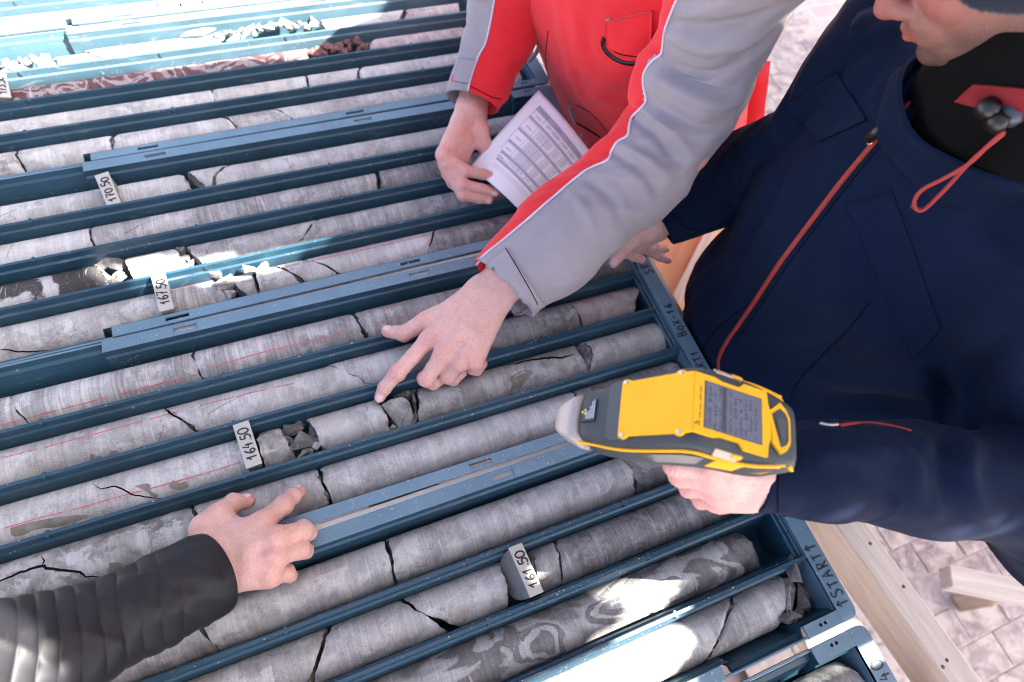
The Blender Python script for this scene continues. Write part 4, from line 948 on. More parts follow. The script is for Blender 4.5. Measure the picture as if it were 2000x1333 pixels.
for sg in (1, -1):
    m = MB(); P = [T(.024, sg * .0345, -.004), T(.024, sg * .0395, -.009), T(.047, sg * .0395, -.009), T(.050, sg * .0345, -.004)]
    Q = [tuple(np.array(p) + np.array([0, sg * .0022, 0]) + .0022 * nT) for p in P]
    m.add(P + Q, [(0, 1, 2, 3), (4, 5, 6, 7), (0, 1, 5, 4), (1, 2, 6, 5), (2, 3, 7, 6), (3, 0, 4, 7)]); m.build('indicator_lens', GLASSY, AR, local=True, bevel=.0005)
    m = MB(); P = [T(.041, sg * .0350, -.0035), T(.041, sg * .0375, -.0060), T(.049, sg * .0375, -.006), T(.0505, sg * .0350, -.0035)]; Q = [tuple(np.array(p) + np.array([0, sg * .0026, 0]) + .0026 * nT) for p in P]
    m.add(P + Q, [(0, 1, 2, 3), (4, 5, 6, 7), (0, 1, 5, 4), (1, 2, 6, 5), (2, 3, 7, 6), (3, 0, 4, 7)]); m.build('indicator_trim', YEL, AR, local=True)
    # yellow seam along the side and the yellow lower wedge
    P = spline([(-.117, sg * .0248, -.0085), (-.100, sg * .0286, -.0100), (-.075, sg * .0344, -.0115), (-.045, sg * .0378, -.0120), (-.014, sg * .0402, -.0120), (-.001, sg * .0412, -.018), (.011, sg * .0414, -.034), (.030, sg * .0408, -.054), (.048, sg * .0352, -.074)], 40)
    P[:, 2] -= .010 * (sg > 0); V, Fc = tubeVF(P, .00155, 8); mesh('yellow_seam', V, Fc, YEL, AR, True, local=True)
    m = MB(); w = [(-.008, -.046), (.007, -.034), (.020, -.048), (.036, -.065), (.050, -.082), (.049, -.092), (.030, -.079), (.010, -.062)]
    yy = [.0395, .0402, .0398, .0372, .0300, .028, .0372, .0392]; m.add([(x, sg * (y + .0022), z) for (x, z), y in zip(w, yy)] + [(x, sg * (y - .004), z) for (x, z), y in zip(w, yy)], [tuple(range(8)), tuple(range(8, 16))[::-1]] + [(k, (k + 1) % 8, 8 + (k + 1) % 8, 8 + k) for k in range(8)]); m.build('yellow_side_wedge', YEL, AR, local=True)
    m = MB(); w = [(-.094, -.0135), (-.045, -.0165), (-.014, -.0165), (.001, -.024), (-.014, -.041), (-.05, -.037), (-.090, -.026)]; yy = [.0285, .0372, .0398, .0405, .0390, .0362, .0275]
    m.add([(x, sg * (y + .0022), z) for (x, z), y in zip(w, yy)] + [(x, sg * (y - .004), z) for (x, z), y in zip(w, yy)], [tuple(range(7)), tuple(range(7, 14))[::-1]] + [(k, (k + 1) % 7, 7 + (k + 1) % 7, 7 + k) for k in range(7)]); m.build('side_panel', plain('glossy_side_panel', (.05, .05, .055), .25, var=.1), AR, local=True)
GA, GB = np.array([.004, 0, -.062]), np.array([-.034, 0, -.172])   # pistol grip
gr = [section(GA + (GB - GA) * t + (.017, 0, .006), GA + (GB - GA) * t - (.017, 0, .006), .0150, .0150, 20, 2.6) for t in np.linspace(0, 1, 5)]
gr = []
for t in np.linspace(0, 1, 6):
    c = GA + (GB - GA) * t; ax = unit(GB - GA); fx = unit(np.cross(EY, ax)); V = []
    for k in range(20): a = 2 * math.pi * k / 20; V.append(c + fx * .019 * math.cos(a) + EY * .0155 * math.sin(a))
    gr.append(V)
V, Fc = loft(gr, 20); mesh('pistol_grip', V, Fc, RUB, AR, True, local=True)
m = MB().box((.0500, -.0318, -.098), (.0530, -.0285, -.088)); m.build('strap_loop', YEL, AR, local=True, bevel=.001)
# ------------------------------------------------------------------ sheet of paper with a printed table
PAPER = plain('white_paper', (.86, .855, .88), .7); PRG = plain('grey_table_print', (.44, .43, .50), .8); PRL = plain('table_ruling', (.30, .29, .34), .8)
TLc, BLc, BRc, TRc = U(1052, 176, .135), U(917, 327, .052), U(1034, 430, .028), U(1168, 318, .085)
def pap(u, v):  # u from upper to lower edge of the picture (0..1), v across
    P = (1 - u) * (1 - v) * TLc + u * (1 - v) * BLc + u * v * BRc + (1 - u) * v * TRc
    n = unit(np.cross(BLc - TLc, TRc - TLc)); n = n if n[2] > 0 else -n
    return P + n * (.030 * math.sin(math.pi * v) * (.45 + .55 * u) + .006 * math.sin(math.pi * u) - .01 * v * u), n
PN = 26; V = [pap(i / PN, j / PN)[0] for i in range(PN + 1) for j in range(PN + 1)]; Fc = [(i * (PN + 1) + j, (i + 1) * (PN + 1) + j, (i + 1) * (PN + 1) + j + 1, i * (PN + 1) + j + 1) for i in range(PN) for j in range(PN)]
pr = mesh('paper_sheet', V, Fc, PAPER, None, True, origin=U(1030, 300, .08))
md = pr.modifiers.new('t', 'SOLIDIFY'); md.thickness = .0003; md.offset = -1
tag(pr, 'bent white paper sheet printed with a table, held over the trays', 'paper')
def pquad(m, u0, u1, v0, v1, h=.0003, n=10):
    b = len(m.V)
    for k in range(n + 1):
        v = v0 + (v1 - v0) * k / n
        for u in (u0, u1): p, nn = pap(u, v); m.V.append(tuple(p + nn * h))
    for k in range(n): m.F.append((b + 2 * k, b + 2 * k + 1, b + 2 * k + 3, b + 2 * k + 2))
bands = MB(); rul = MB(); txt = MB(); v0 = .13; vE = .95
ub = [.10, .155, .185, .235, .27, .385, .415, .545, .575, .67, .70, .745, .775, .82, .845]
for a, b in ((.10, .155), (.235, .262), (.395, .422), (.545, .572), (.675, .702), (.755, .782)): pquad(bands, a, b, v0 + max(0, (a - .5) * .25), vE)
for u in ub: pquad(rul, u, u + .0028, v0 + max(0, (u - .5) * .25), vE, .00045)
for v in (v0, .30, .34, .42, .48, .60, .72, .84, vE):
    for a, b in ((.10, .235), (.27, .395), (.422, .545), (.572, .675), (.702, .755)):
        if v in (.34, .42, .48) and a < .2: continue
        pquad(rul, a, b, max(v, v0 + max(0, (a - .5) * .25)), max(v, v0 + max(0, (a - .5) * .25)) + .004, .00045, 1)
for a, b in ((.17, .225), (.28, .385), (.43, .54), (.58, .67), (.71, .75)):
    v = .19
    while v < .26: l = rs.uniform(.006, .014); pquad(txt, (a + b) / 2, (a + b) / 2 + .012, v, v + l, .0005, 1); v += l + .006
    for r in range(max(1, int((b - a) / .022))):
        for v in (.355, .435, .50, .62, .74, .86):
            u = a + .006 + r * .022; k = v
            while k < v + .055: l = rs.uniform(.005, .012); pquad(txt, u, u + .009, k, k + l, .0005, 1); k += l + .004
k = .17
while k < .9: l = rs.uniform(.008, .016); pquad(txt, .120, .138, k, k + l, .0006, 1); k += l + (.005 if rs.random() < .8 else .1)
bands.build('table_bands', PRG, pr); rul.build('table_rules', PRL, pr); txt.build('table_figures', PRL, pr)
# ------------------------------------------------------------------ people
def skin_mat(name, pale, red, dark):
    b = NB(name); at = b.n('Attribute', attribute_name='blush'); a2 = b.n('Attribute', attribute_name='stubble'); v = b.co()
    mott = b.ramp(b.noise(v, 85, 6, .65), (.36, 0.0), (.70, .36))
    f = b.math('ADD', b.math('MULTIPLY', b.math('ADD', 0.0, 0.0), 1.0), mott); b.l(at, f, 'Fac', 0)
    f.use_clamp = True
    col = b.mix(f, pale, red); fine = b.ramp(b.noise(v, 420, 3, .6), (.3, .86), (.7, 1.07)); col = b.mix(1, col, fine, 'MULTIPLY')
    sf = b.math('MULTIPLY', b.math('ADD', 0.0, 0.0), 1.0); b.l(a2, sf, 'Fac', 0)
    hair = b.ramp(b.noise(v, 520, 2, .8), (.35, .55), (.6, 1.0)); sf2 = b.math('MULTIPLY', 0.0, hair); b.l(a2, sf2, 'Fac', 0)
    col = b.mix(sf2, col, dark)
    b.set(Base_Color=col, Roughness=.56, Subsurface_Weight=.05, Subsurface_Scale=.006); b.p.inputs['Subsurface Radius'].default_value = (1, .35, .2); b.p.inputs['Specular IOR Level'].default_value = .35
    h = b.mix(.5, b.noise(v, 900, 3, .6), b.vor(v, 520)); b.bump(h, .30, .0007); return b.m
SKINF = skin_mat('skin_face_shaded', (.24, .14, .115), (.30, .085, .075), (.03, .022, .018)); SKIN = skin_mat('skin_fair', (.70, .425, .36), (.66, .25, .225), (.05, .035, .028)); SKIN2 = skin_mat('skin_tanned', (.58, .36, .295), (.56, .235, .20), (.05, .035, .03))  # the face tone is darker, with the shade on the face put into it
NAIL = plain('fingernail', (.70, .46, .43), .28, var=.04)
def P3(*a): return U(*a)
def hand(J, sc=1.0, fore=None, curl_dorsal=None, h=.00125, tend=True, ww=.0165):
    """J: W wrist, M[4] knuckles, F[4] finger chains after the knuckle (PIP, DIP, TIP), T thumb (CMC, MCP, IP, TIP); all world points"""
    W, M_, Fg, Th = J['W'], J['M'], J['F'], J['T']
    lat = unit(M_[0] - M_[3]); ax = unit((M_[1] + M_[2]) / 2 - W); lat = unit(lat - ax * (lat @ ax)); nd = np.cross(lat, ax); nd = nd * np.sign(nd @ (CAM - W)) if 'nd' not in J else unit(J['nd'])
    pts = [W, *M_, *[p for c in Fg for p in c], *Th] + ([fore] if fore is not None else [])
    pts = np.array(pts); pad = .03; F_ = Field(pts.min(0) - pad, pts.max(0) + pad, h)
    k = .0065 * sc
    Wp = [W + lat * t * ww * sc for t in (1.0, .35, -.3, -.95)]
    rm = [.0118, .0120, .0114, .0104]
    for i in range(4):
        F_.cone(Wp[i], M_[i] - nd * .002, .0155 * sc, rm[i] * sc * 1.02, .010 * sc)
        F_.ball(M_[i] - nd * .001, rm[i] * sc * 1.02, .006)
    for i in range(3):
        F_.cone(M_[i] * .85 + W * .15 - nd * .004, M_[i + 1] * .85 + W * .15 - nd * .004, .0105 * sc, .0105 * sc, .009)
        F_.cone(M_[i] * .6 + W * .4, M_[i + 1] * .6 + W * .4, .0115 * sc, .0115 * sc, .010)
    fr = [(.0112, .0098, .0085, .0070), (.0115, .0101, .0087, .0072), (.0108, .0096, .0082, .0069), (.0098, .0084, .0073, .0062)]
    for i in range(4):
        ch = [M_[i]] + list(Fg[i]); r = [q * sc for q in fr[i]]
        for a in range(3): F_.cone(ch[a], ch[a + 1], r[a] * (1 if a else .99), r[a + 1], .0035 if a else .005)
        F_.ball(ch[1], r[1] * 1.03, .004)
    F_.cone(W + lat * .012 * sc, Th[0], .0165 * sc, .0150 * sc, .010); F_.cone(Th[0], Th[1], .0150 * sc, .0125 * sc, .008); F_.cone(Th[1], Th[2], .0122 * sc, .0104 * sc, .005); F_.cone(Th[2], Th[3], .0106 * sc, .0082 * sc, .004)
    F_.cone(Th[1] * .75 + Th[0] * .25, M_[0] * .7 + W * .3, .0085 * sc, .0105 * sc, .011)
    if tend:
        for i in range(4):
            a = W * .35 + M_[i] * .65 + nd * (.0092 * sc); F_.cone(a, M_[i] + nd * (rm[i] * sc - .0016), .0020, .0026, .006)
    if fore is not None:
        for t in (.55, 0, -.55): F_.cone(W + lat * t * .020 * sc, fore + lat * t * .024 * sc, .0168 * sc, .022 * sc, .012)
        F_.ball(W - lat * .021 * sc + nd * .006, .0075 * sc, .010)
    V, Fc = F_.mesh(); V = relax(V, Fc, 2, .5); N = vnormals(V, Fc)
    bl = np.zeros(len(V))
    for i in range(4):
        for p, s_, r_ in ((M_[i], .75, .012), (Fg[i][0], .6, .010), (Fg[i][2], .8, .010), (Fg[i][1], .3, .008)): bl = np.maximum(bl, s_ * np.exp(-(np.linalg.norm(V - p, axis=1) / (r_ * sc)) ** 2))
    for p, s_ in ((Th[1], .4), (Th[2], .5), (Th[3], .6)): bl = np.maximum(bl, s_ * np.exp(-(np.linalg.norm(V - p, axis=1) / (.011 * sc)) ** 2))
    for i, ch in [(q, [M_[q]] + list(Fg[q])) for q in range(4)] + [(4, Th)]:     # creases over the joints
        for j in ((1, 2) if i < 4 else (2,)):
            d = unit(ch[j + 1] - ch[j - 1]); q = V - ch[j]; s_ = q @ d; L_ = np.linalg.norm(q - s_[:, None] * d, axis=1)
            m_ = (np.abs(s_) < .008) & (L_ < .014)
            wv = np.exp(-(s_[m_] / .0045) ** 2) * np.sin(s_[m_] * 2 * math.pi / .0034 + 3 * nz(V[m_], 120, i)) * .00062
            V[m_] += N[m_] * wv[:, None]
    V = V + N * (.00035 * fbm(V, 160, 3, 3) + .0006 * nz(V, 55, 5))[:, None]
    return V, Fc, bl, nd
def nail(parent, tip, dip, dors, r, w=.0052, l=.0060):
    d = unit(tip - dip); n = unit(dors - d * (dors @ d)); s = np.cross(d, n); c = tip - d * (r * .02); V = []; Fc = []; A, B = 9, 9
    for i in range(A):
        for j in range(B):
            u = -1 + 2 * i / (A - 1); t = -1 + 2 * j / (B - 1); e = math.sqrt(max(0, 1 - (abs(u) ** 3.2))); y = w * t * (e * .9 + .1)
            rr2 = r * (1.02 - .14 * max(0, u) ** 2); q = math.sqrt(max(1e-9, 1 - (y / (rr2 * 1.04)) ** 2)); V.append(c + d * l * (u - .15) + s * y + n * (rr2 * q + .0002))
    Fc = [(i * B + j, i * B + j + 1, (i + 1) * B + j + 1, (i + 1) * B + j) for i in range(A - 1) for j in range(B - 1)]
    o = mesh('fingernail', V, Fc, NAIL, parent); md = o.modifiers.new('t', 'SOLIDIFY'); md.thickness = .0008; return o
def low_body(cones, h=.014):
    P = np.array([p for c in cones for p in c[:2]]); F_ = Field(P.min(0) - .2, P.max(0) + .2, h)
    for c in cones: F_.cone(c[0], c[1], c[2], c[3], .03, *( () if len(c) < 5 else (None, 1)))
    V, Fc = F_.mesh(); return relax(V, Fc, 1), Fc, np.zeros(len(V)), None
def head(O, f, l, u, h=.0022, sc=1.0):
    A = np.stack([f, l, u], 1); L = lambda x, y, z: O + sc * (A @ np.array([x, y, z])); F_ = Field(O - .19, O + .19, h); ax = np.stack([f, l, u])
    F_.ell(L(-.012, 0, .030), ax, np.array([.098, .078, .092]) * sc, .01); F_.ell(L(.020, 0, -.020), ax, np.array([.075, .066, .085]) * sc, .02)
    F_.ell(L(.040, 0, -.070), ax, np.array([.055, .050, .046]) * sc, .02)
    for s in (1, -1):
        F_.cone(L(.005, s * .052, -.070), L(.072, s * .020, -.102), .017 * sc, .015 * sc, .016); F_.cone(L(.0, s * .058, -.02), L(.005, s * .052, -.070), .016 * sc, .017 * sc, .02)
        F_.ell(L(.066, s * .038, -.032), ax, np.array([.020, .022, .020]) * sc, .014); F_.cone(L(.083, s * .012, .022), L(.070, s * .050, .018), .0095 * sc, .008 * sc, .012)
        F_.ell(L(.090, s * .032, .000), ax, np.array([.012, .014, .010]) * sc, .010, carve=True)
        F_.ell(L(.103, s * .0125, -.046), ax, np.array([.012, .0085, .0085]) * sc, .004); F_.ell(L(-.008, s * .079, -.012), ax, np.array([.016, .007, .031]) * sc, .005); F_.ell(L(-.003, s * .087, -.010), ax, np.array([.008, .005, .018]) * sc, .004, carve=True)
        F_.ell(L(.107, s * .0075, -.0545), ax, np.array([.006, .0042, .004]) * sc, .003, carve=True)
        F_.cone(L(.085, s * .027, -.055), L(.080, s * .034, -.075), .004, .004, .01, carve=False)
    F_.ell(L(.088, 0, -.105), ax, np.array([.016, .020, .014]) * sc, .012)
    F_.cone(L(.090, 0, .012), L(.113, 0, -.034), .0085 * sc, .0105 * sc, .010); F_.ell(L(.114, 0, -.043), ax, np.array([.0150, .0130, .0125]) * sc, .006)
    F_.ell(L(.088, 0, -.070), ax, np.array([.018, .030, .022]) * sc, .012)
    for s in (1, -1):
        F_.cone(L(.1055, 0, -.0705), L(.094, s * .022, -.0745), .0052 * sc, .0030 * sc, .004); F_.cone(L(.1050, 0, -.0800), L(.094, s * .020, -.0765), .0060 * sc, .0030 * sc, .004)
        F_.cone(L(.1125, 0, -.0752), L(.098, s * .023, -.0755), .0016, .0012, .002, carve=True)
    F_.cone(L(-.025, 0, -.06), L(-.055, 0, -.17), .056 * sc, .060 * sc, .02)
    V, Fc = F_.mesh(); V = relax(V, Fc, 2); q = (V - O) @ A / sc; x, y, z = q.T
    ss = lambda a, b, t: np.clip((t - a) / (b - a), 0, 1) ** 2 * (3 - 2 * np.clip((t - a) / (b - a), 0, 1))
    beard = np.maximum(ss(-.078, -.100, z) * ss(-.02, .0, x), ss(.030, .050, np.abs(y)) * ss(-.045, -.085, z) * ss(-.03, .01, x)) * .8
    mous = ss(-.060, -.064, z) * ss(-.074, -.069, z) * ss(.08, .092, x) * .35; beard = np.maximum(beard, mous); lip = np.exp(-((z + .0752) / .008) ** 2) * ss(.088, .096, x) * ss(.027, .020, np.abs(y))
    beard = beard * (1 - lip); brow = np.exp(-((z - .020) / .005) ** 2) * ss(.068, .075, x) * ss(.006, .012, np.abs(y)) * ss(.056, .048, np.abs(y)); beard = np.maximum(beard, brow * .85)
    bl = np.maximum.reduce([.95 * lip, .75 * np.exp(-((np.linalg.norm(q - [.114, 0, -.043], axis=1)) / .022) ** 2), .45 * np.exp(-((z + .03) / .03) ** 2) * ss(.02, .04, np.abs(y)) * ss(.03, .06, x)])
    return V, Fc, bl, beard, L
def skin_object(name, pieces, mat, loc, label, cat='person'):
    V = []; Fc = []; B = []; St = []
    for p in pieces:
        n = sum(len(v) for v in V); V.append(p[0]); Fc.append(np.asarray(p[1]) + n); B.append(p[2]); St.append(p[3] if len(p) > 3 and p[3] is not None and np.ndim(p[3]) and len(p[3]) == len(p[0]) else np.zeros(len(p[0])))
    V = np.concatenate(V); Fc = np.concatenate(Fc)
    o = mesh(name, V, Fc, mat, None, True, origin=loc)
    for nm, d in (('blush', np.concatenate(B)), ('stubble', np.concatenate(St))):
        a = o.data.attributes.new(nm, 'FLOAT', 'POINT'); a.data.foreach_set('value', d.astype(np.float32))
    return tag(o, label, cat)
# cloth
def cloth(name, col, rough=.85, weave=900, wb=.25, var=.10, sheen=.15, spec=.25):
    b = NB(name); v = b.co(); n = b.noise(v, 12, 5, .6)
    c = b.ramp(n, (.3, tuple(x * (1 - var) for x in col)), (.7, tuple(min(1, x * (1 + var)) for x in col)))
    w = b.n('TexWave', wave_type='BANDS', bands_direction='DIAGONAL'); b.l(b.co(), w, 0, 'Vector'); w.inputs['Scale'].default_value = weave; w.inputs['Distortion'].default_value = .6; w.inputs['Detail'].default_value = 1
    w2 = b.n('TexWave', wave_type='BANDS', bands_direction='X'); b.l(b.co(rot=(.4, .7, .9)), w2, 0, 'Vector'); w2.inputs['Scale'].default_value = weave * .8; w2.inputs['Distortion'].default_value = .8
    hh = b.mix(.5, w, w2); c = b.mix(.12, c, hh, 'SOFT_LIGHT')
    lint = b.ramp(b.noise(v, 330, 2, .4), (.72, 0.0), (.78, .25)); c = b.mix(lint, c, tuple(min(1, x * 1.6 + .06) for x in col))
    b.set(Base_Color=c, Roughness=rough, Sheen_Weight=sheen, Sheen_Roughness=.5); b.p.inputs['Specular IOR Level'].default_value = spec
    b.bump(b.mix(.35, hh, b.noise(v, 500, 3)), wb, .0006); return b.m
REDC = cloth('red_workwear', (.66, .022, .030)); GREYC = cloth('grey_workwear', (.29, .27, .295)); NAVYC = cloth('navy_workwear', (.0030, .0090, .029), var=.16, sheen=.015, spec=.10); PIPE = plain('pale_piping', (.52, .50, .60), .7); QUILT = cloth('charcoal_quilted_nylon', (.0085, .0085, .011), .48, wb=.14, sheen=.02); BLKC = cloth('black_fleece', (.0025, .0025, .003), sheen=.01, spec=.08); REDL = plain('red_lining', (.17, .004, .009), .9, var=.2); REDZ = plain('dark_red_zip_tape', (.30, .028, .018), .7, bump=.5, bscale=1200); SEAM = plain('seam_shadow', (.003, .0035, .006), .95, spec=.1); JEANS = cloth('dark_trousers', (.02, .022, .03)); BRASS = plain('brass_snap', (.55, .42, .22), .35, metal=.7); BLKP = plain('black_plastic', (.006, .006, .0065), .4)
def sleeve(stn, name, mat, parent, n=120, nth=96, fold=.004, seed=0, flat=.9, cuff=True, fscale=26, smooth_end=.10, quilt=None, split=None, cuff_in=.012, ridge=1.0, paths=()):
    """a cloth tube through stations (left px, right px, z of the axis); returns V, F, bvh"""
    C_, A_, S_ = [], [], []
    for (xl, yl, xr, yr, z) in stn:
        c = U((xl + xr) / 2, (yl + yr) / 2, z); d = depth(c); l = Ud(xl, yl, d); r = Ud(xr, yr, d); C_.append(c); A_.append(np.linalg.norm(r - l) / 2); S_.append(unit(r - l))
    C_ = spline(C_, n); A_ = spline(np.array(A_)[:, None], n)[:, 0]; S_ = spline(S_, n); T_ = np.gradient(C_, axis=0); T_ /= np.linalg.norm(T_, axis=1, keepdims=True)
    ds = np.concatenate([[0], np.cumsum(np.linalg.norm(np.diff(C_, axis=0), axis=1))]); V = np.zeros((n, nth, 3)); th = np.linspace(0, 2 * math.pi, nth, endpoint=False); Lt = ds[-1]
    for i in range(n):
        s = unit(S_[i] - T_[i] * (S_[i] @ T_[i])); nn = np.cross(T_[i], s); nn *= np.sign(nn @ (CAM - C_[i]))
        a = A_[i]; Q = np.stack([np.full(nth, ds[i] * fscale * .9) + 1.2 * np.cos(th + seed), np.cos(th) * a * fscale * .55, np.sin(th) * a * fscale * .55], 1)
        f1 = 1 - 2 * np.abs(nz(Q, 1.0, seed)); f2 = 1 - 2 * np.abs(nz(Q + 7.3, 1.9, seed + 2)); f3 = nz(np.stack([np.full(nth, ds[i] * 9), np.cos(th) * 1.5, np.sin(th) * 1.5], 1), 1, seed + 4)
        e = np.clip((Lt - ds[i]) / (smooth_end * Lt), 0.1, 1); dsp = fold * (ridge * .5 * f1 + .28 * f2 * ridge + .8 * f3) * e
        if quilt is not None:
            ph = (ds[i] + .012 * np.cos(th - .5) + .006 * nz(Q, .6, seed + 9)) / quilt; fr = ph - np.floor(ph); dsp = dsp + .0030 * (np.abs(np.sin(math.pi * fr)) ** .28 - .7) * np.clip((Lt - ds[i] - .038) / .02, 0, 1) + .0016 * np.clip(.3 - (Lt - ds[i] - .028) / .02, 0, 1)
        V[i] = C_[i] + (a + dsp)[:, None] * (np.cos(th)[:, None] * s + flat * np.sin(th)[:, None] * nn)
    if paths:
        v0 = V.reshape(-1, 3); q0 = np.array([(i * nth + k, i * nth + (k + 1) % nth, (i + 1) * nth + (k + 1) % nth, (i + 1) * nth + k) for i in range(n - 1) for k in range(nth)])
        ctr = np.repeat(C_, nth, 0); N0 = v0 - ctr; N0 /= np.linalg.norm(N0, axis=1, keepdims=True); V = foldpx(v0, N0, bvh_of(v0, q0), paths).reshape(n, nth, 3)
    VV = V.reshape(-1, 3); Fc = [(i * nth + k, i * nth + (k + 1) % nth, (i + 1) * nth + (k + 1) % nth, (i + 1) * nth + k) for i in range(n - 1) for k in range(nth)]
    if cuff:   # turned-in hem
        c = C_[-1]; b0 = len(VV); r1 = c + (V[-1] - c) * (1 - .0022 / A_[-1]) + T_[-1] * .0012; r2 = c + (V[-1] - c) * .93 - T_[-1] * cuff_in; r3 = c + (V[-1] - c) * .90 - T_[-1] * .05
        VV = np.vstack([VV, r1, r2, r3]); L_ = [(n - 1) * nth, b0, b0 + nth, b0 + 2 * nth]
        for q in range(3): Fc += [(L_[q] + k, L_[q] + (k + 1) % nth, L_[q + 1] + (k + 1) % nth, L_[q + 1] + k) for k in range(nth)]
    return VV, Fc, bvh_of(VV, Fc), dict(C=C_, T=T_, n=n, nth=nth, A=A_)
def split_sleeve(V, Fc, b, info, px, name_a, mat_a, name_b, mat_b, parent, lside=True, back=.8):
    """two cloth panels of one sleeve meeting along a seam seen at px"""
    n, nth = info['n'], info['nth']; G_ = V[:n * nth].reshape(n, nth, 3); ii = []; tt = []
    for q in spline(px, 120):
        c = cast(b, q[0], q[1])
        if c is None: continue
        d = np.linalg.norm(G_ - c[0], axis=2); i, k = np.unravel_index(d.argmin(), d.shape); ii.append(i); tt.append(2 * math.pi * k / nth)
    o_ = np.argsort(ii); ii = np.array(ii)[o_]; tt = np.array(tt)[o_]; tb = np.interp(np.arange(n), ii, tt)
    tb = np.convolve(np.pad(tb, 4, mode='edge'), np.ones(9) / 9, 'valid'); fa, fb = [], []
    for f in Fc:
        i = min(min(f) // nth, n - 1); k = min(q % nth for q in f) if max(q % nth for q in f) - min(q % nth for q in f) < nth / 2 else nth - 1
        t = 2 * math.pi * (k + .5) / nth; (fa if (tb[i] < t < math.pi + back) else fb).append(f)
    def sub(fl, nm, mt):
        u = np.unique(np.array(fl)); mp = {int(a): j for j, a in enumerate(u)}; return mesh(nm, V[u], [tuple(mp[int(q)] for q in f) for f in fl], mt, parent)
    return sub(fa, name_a, mat_a), sub(fb, name_b, mat_b)
def line_on(b, px, w, mat, name, parent, n=None, off=.0003, h=.0004):
    V, Fc = ribbon_px(b, px, w, n, off, h)
    if len(V): return mesh(name, V, Fc, mat, parent)
def pipe_on(b, px, r, mat, name, parent, n=None):
    P = [cast(b, q[0], q[1], r * .5) for q in spline(px, n or 14 * len(px))]; P = [q[0] for q in P if q]
    if len(P) > 4:
        P = np.array(P); 
        for _ in range(2): P[1:-1] = (P[:-2] + 2 * P[1:-1] + P[2:]) / 4
        V, Fc = tubeVF(P, r, 8); return mesh(name, V, Fc, mat, parent)
def patch_on(b, poly, mat, name, parent, th=.0016, off=.0002, n=14, edge=True, free=False):
    """a cloth flap laid on a surface: poly = 4 px corners, bilinear"""
    a, bb, c, d = [np.array(q, float) for q in poly]; V = []; W_ = []
    for i in range(n + 1):
        for j in range(n + 1):
            u, v = i / n, j / n; q = (1 - u) * (1 - v) * a + u * (1 - v) * bb + u * v * c + (1 - u) * v * d; h = cast(b, q[0], q[1], off)
            if h is None:
                if not V or not free: return None
                h = (Ud(q[0], q[1], depth(V[-1])) - last * th, last)
            last = h[1]
            V.append(h[0] + h[1] * th); W_.append(h[0] - h[1] * .0006)
    k = (n + 1) ** 2; Fc = [(i * (n + 1) + j, (i + 1) * (n + 1) + j, (i + 1) * (n + 1) + j + 1, i * (n + 1) + j + 1) for i in range(n) for j in range(n)]
    rim = [i * (n + 1) for i in range(n + 1)] + [n * (n + 1) + j for j in range(1, n + 1)] + [i * (n + 1) + n for i in range(n - 1, -1, -1)] + [j for j in range(n - 1, 0, -1)]
    Fc += [(rim[q], rim[(q + 1) % len(rim)], k + rim[(q + 1) % len(rim)], k + rim[q]) for q in range(len(rim))]
    return mesh(name, V + W_, Fc, mat, parent)
def foldpx(V, N, b, paths):
    D = np.zeros(len(V))
    for px, amp, w in paths:
        P = [cast(b, q[0], q[1]) for q in spline(px, 24)]; P = np.array([q[0] for q in P if q])
        if len(P) < 4: continue
        c = P.mean(0); rad = np.linalg.norm(P - c, axis=1).max() + 4 * w; near = np.where(np.linalg.norm(V - c, axis=1) < rad)[0]
        d = np.linalg.norm(V[near][:, None] - P[None], axis=2); k = d.argmin(1); dm = d.min(1); tp = np.sin(math.pi * (.06 + .88 * k / (len(P) - 1))) ** .6
        D[near] += amp * tp * (np.exp(-(dm / w) ** 2) - .45 * np.exp(-(dm / (2.3 * w)) ** 2))
    return V + N * D[:, None]
def torso(cones, ells, h, fold, seed, fdir, name, mat, parent, fs=14, k=.035, paths=()):
    P = np.array([p for c in cones for p in c[:2]] + [e[0] for e in ells]); F_ = Field(P.min(0) - .24, P.max(0) + .24, h)
    for c in cones: F_.cone(c[0], c[1], c[2], c[3], c[4] if len(c) > 4 else k, **(dict(n=unit(c[5]), sq=c[6]) if len(c) > 5 else {}))
    for c, ax, r in ells: F_.ell(c, ax, r, k)
    V, Fc = F_.mesh(); V = relax(V, Fc, 2); N = vnormals(V, Fc)
    D = np.asarray(fdir, float); A = np.stack([unit(D), unit(np.cross(D, [.3, .5, .2])), unit(np.cross(D, np.cross(D, [.3, .5, .2])))]); Q = V @ A.T * np.array([.35, 1, 1]) * fs
    Q = Q + .5 * np.stack([nz(Q, .7, seed + 5), nz(Q, .7, seed + 6), nz(Q, .7, seed + 7)], 1)
    f = (1 - 2 * np.abs(nz(Q, 1, seed))) * .6 + (1 - 2 * np.abs(nz(Q, 2.1, seed + 1))) * .25 + nz(V, fs * .5, seed + 2) * .6
    V = V + N * (fold * f)[:, None]
    if paths: V = foldpx(V, N, bvh_of(V, Fc), paths); V = relax(V, Fc, 1, .3)
    return V, Fc, bvh_of(V, Fc)
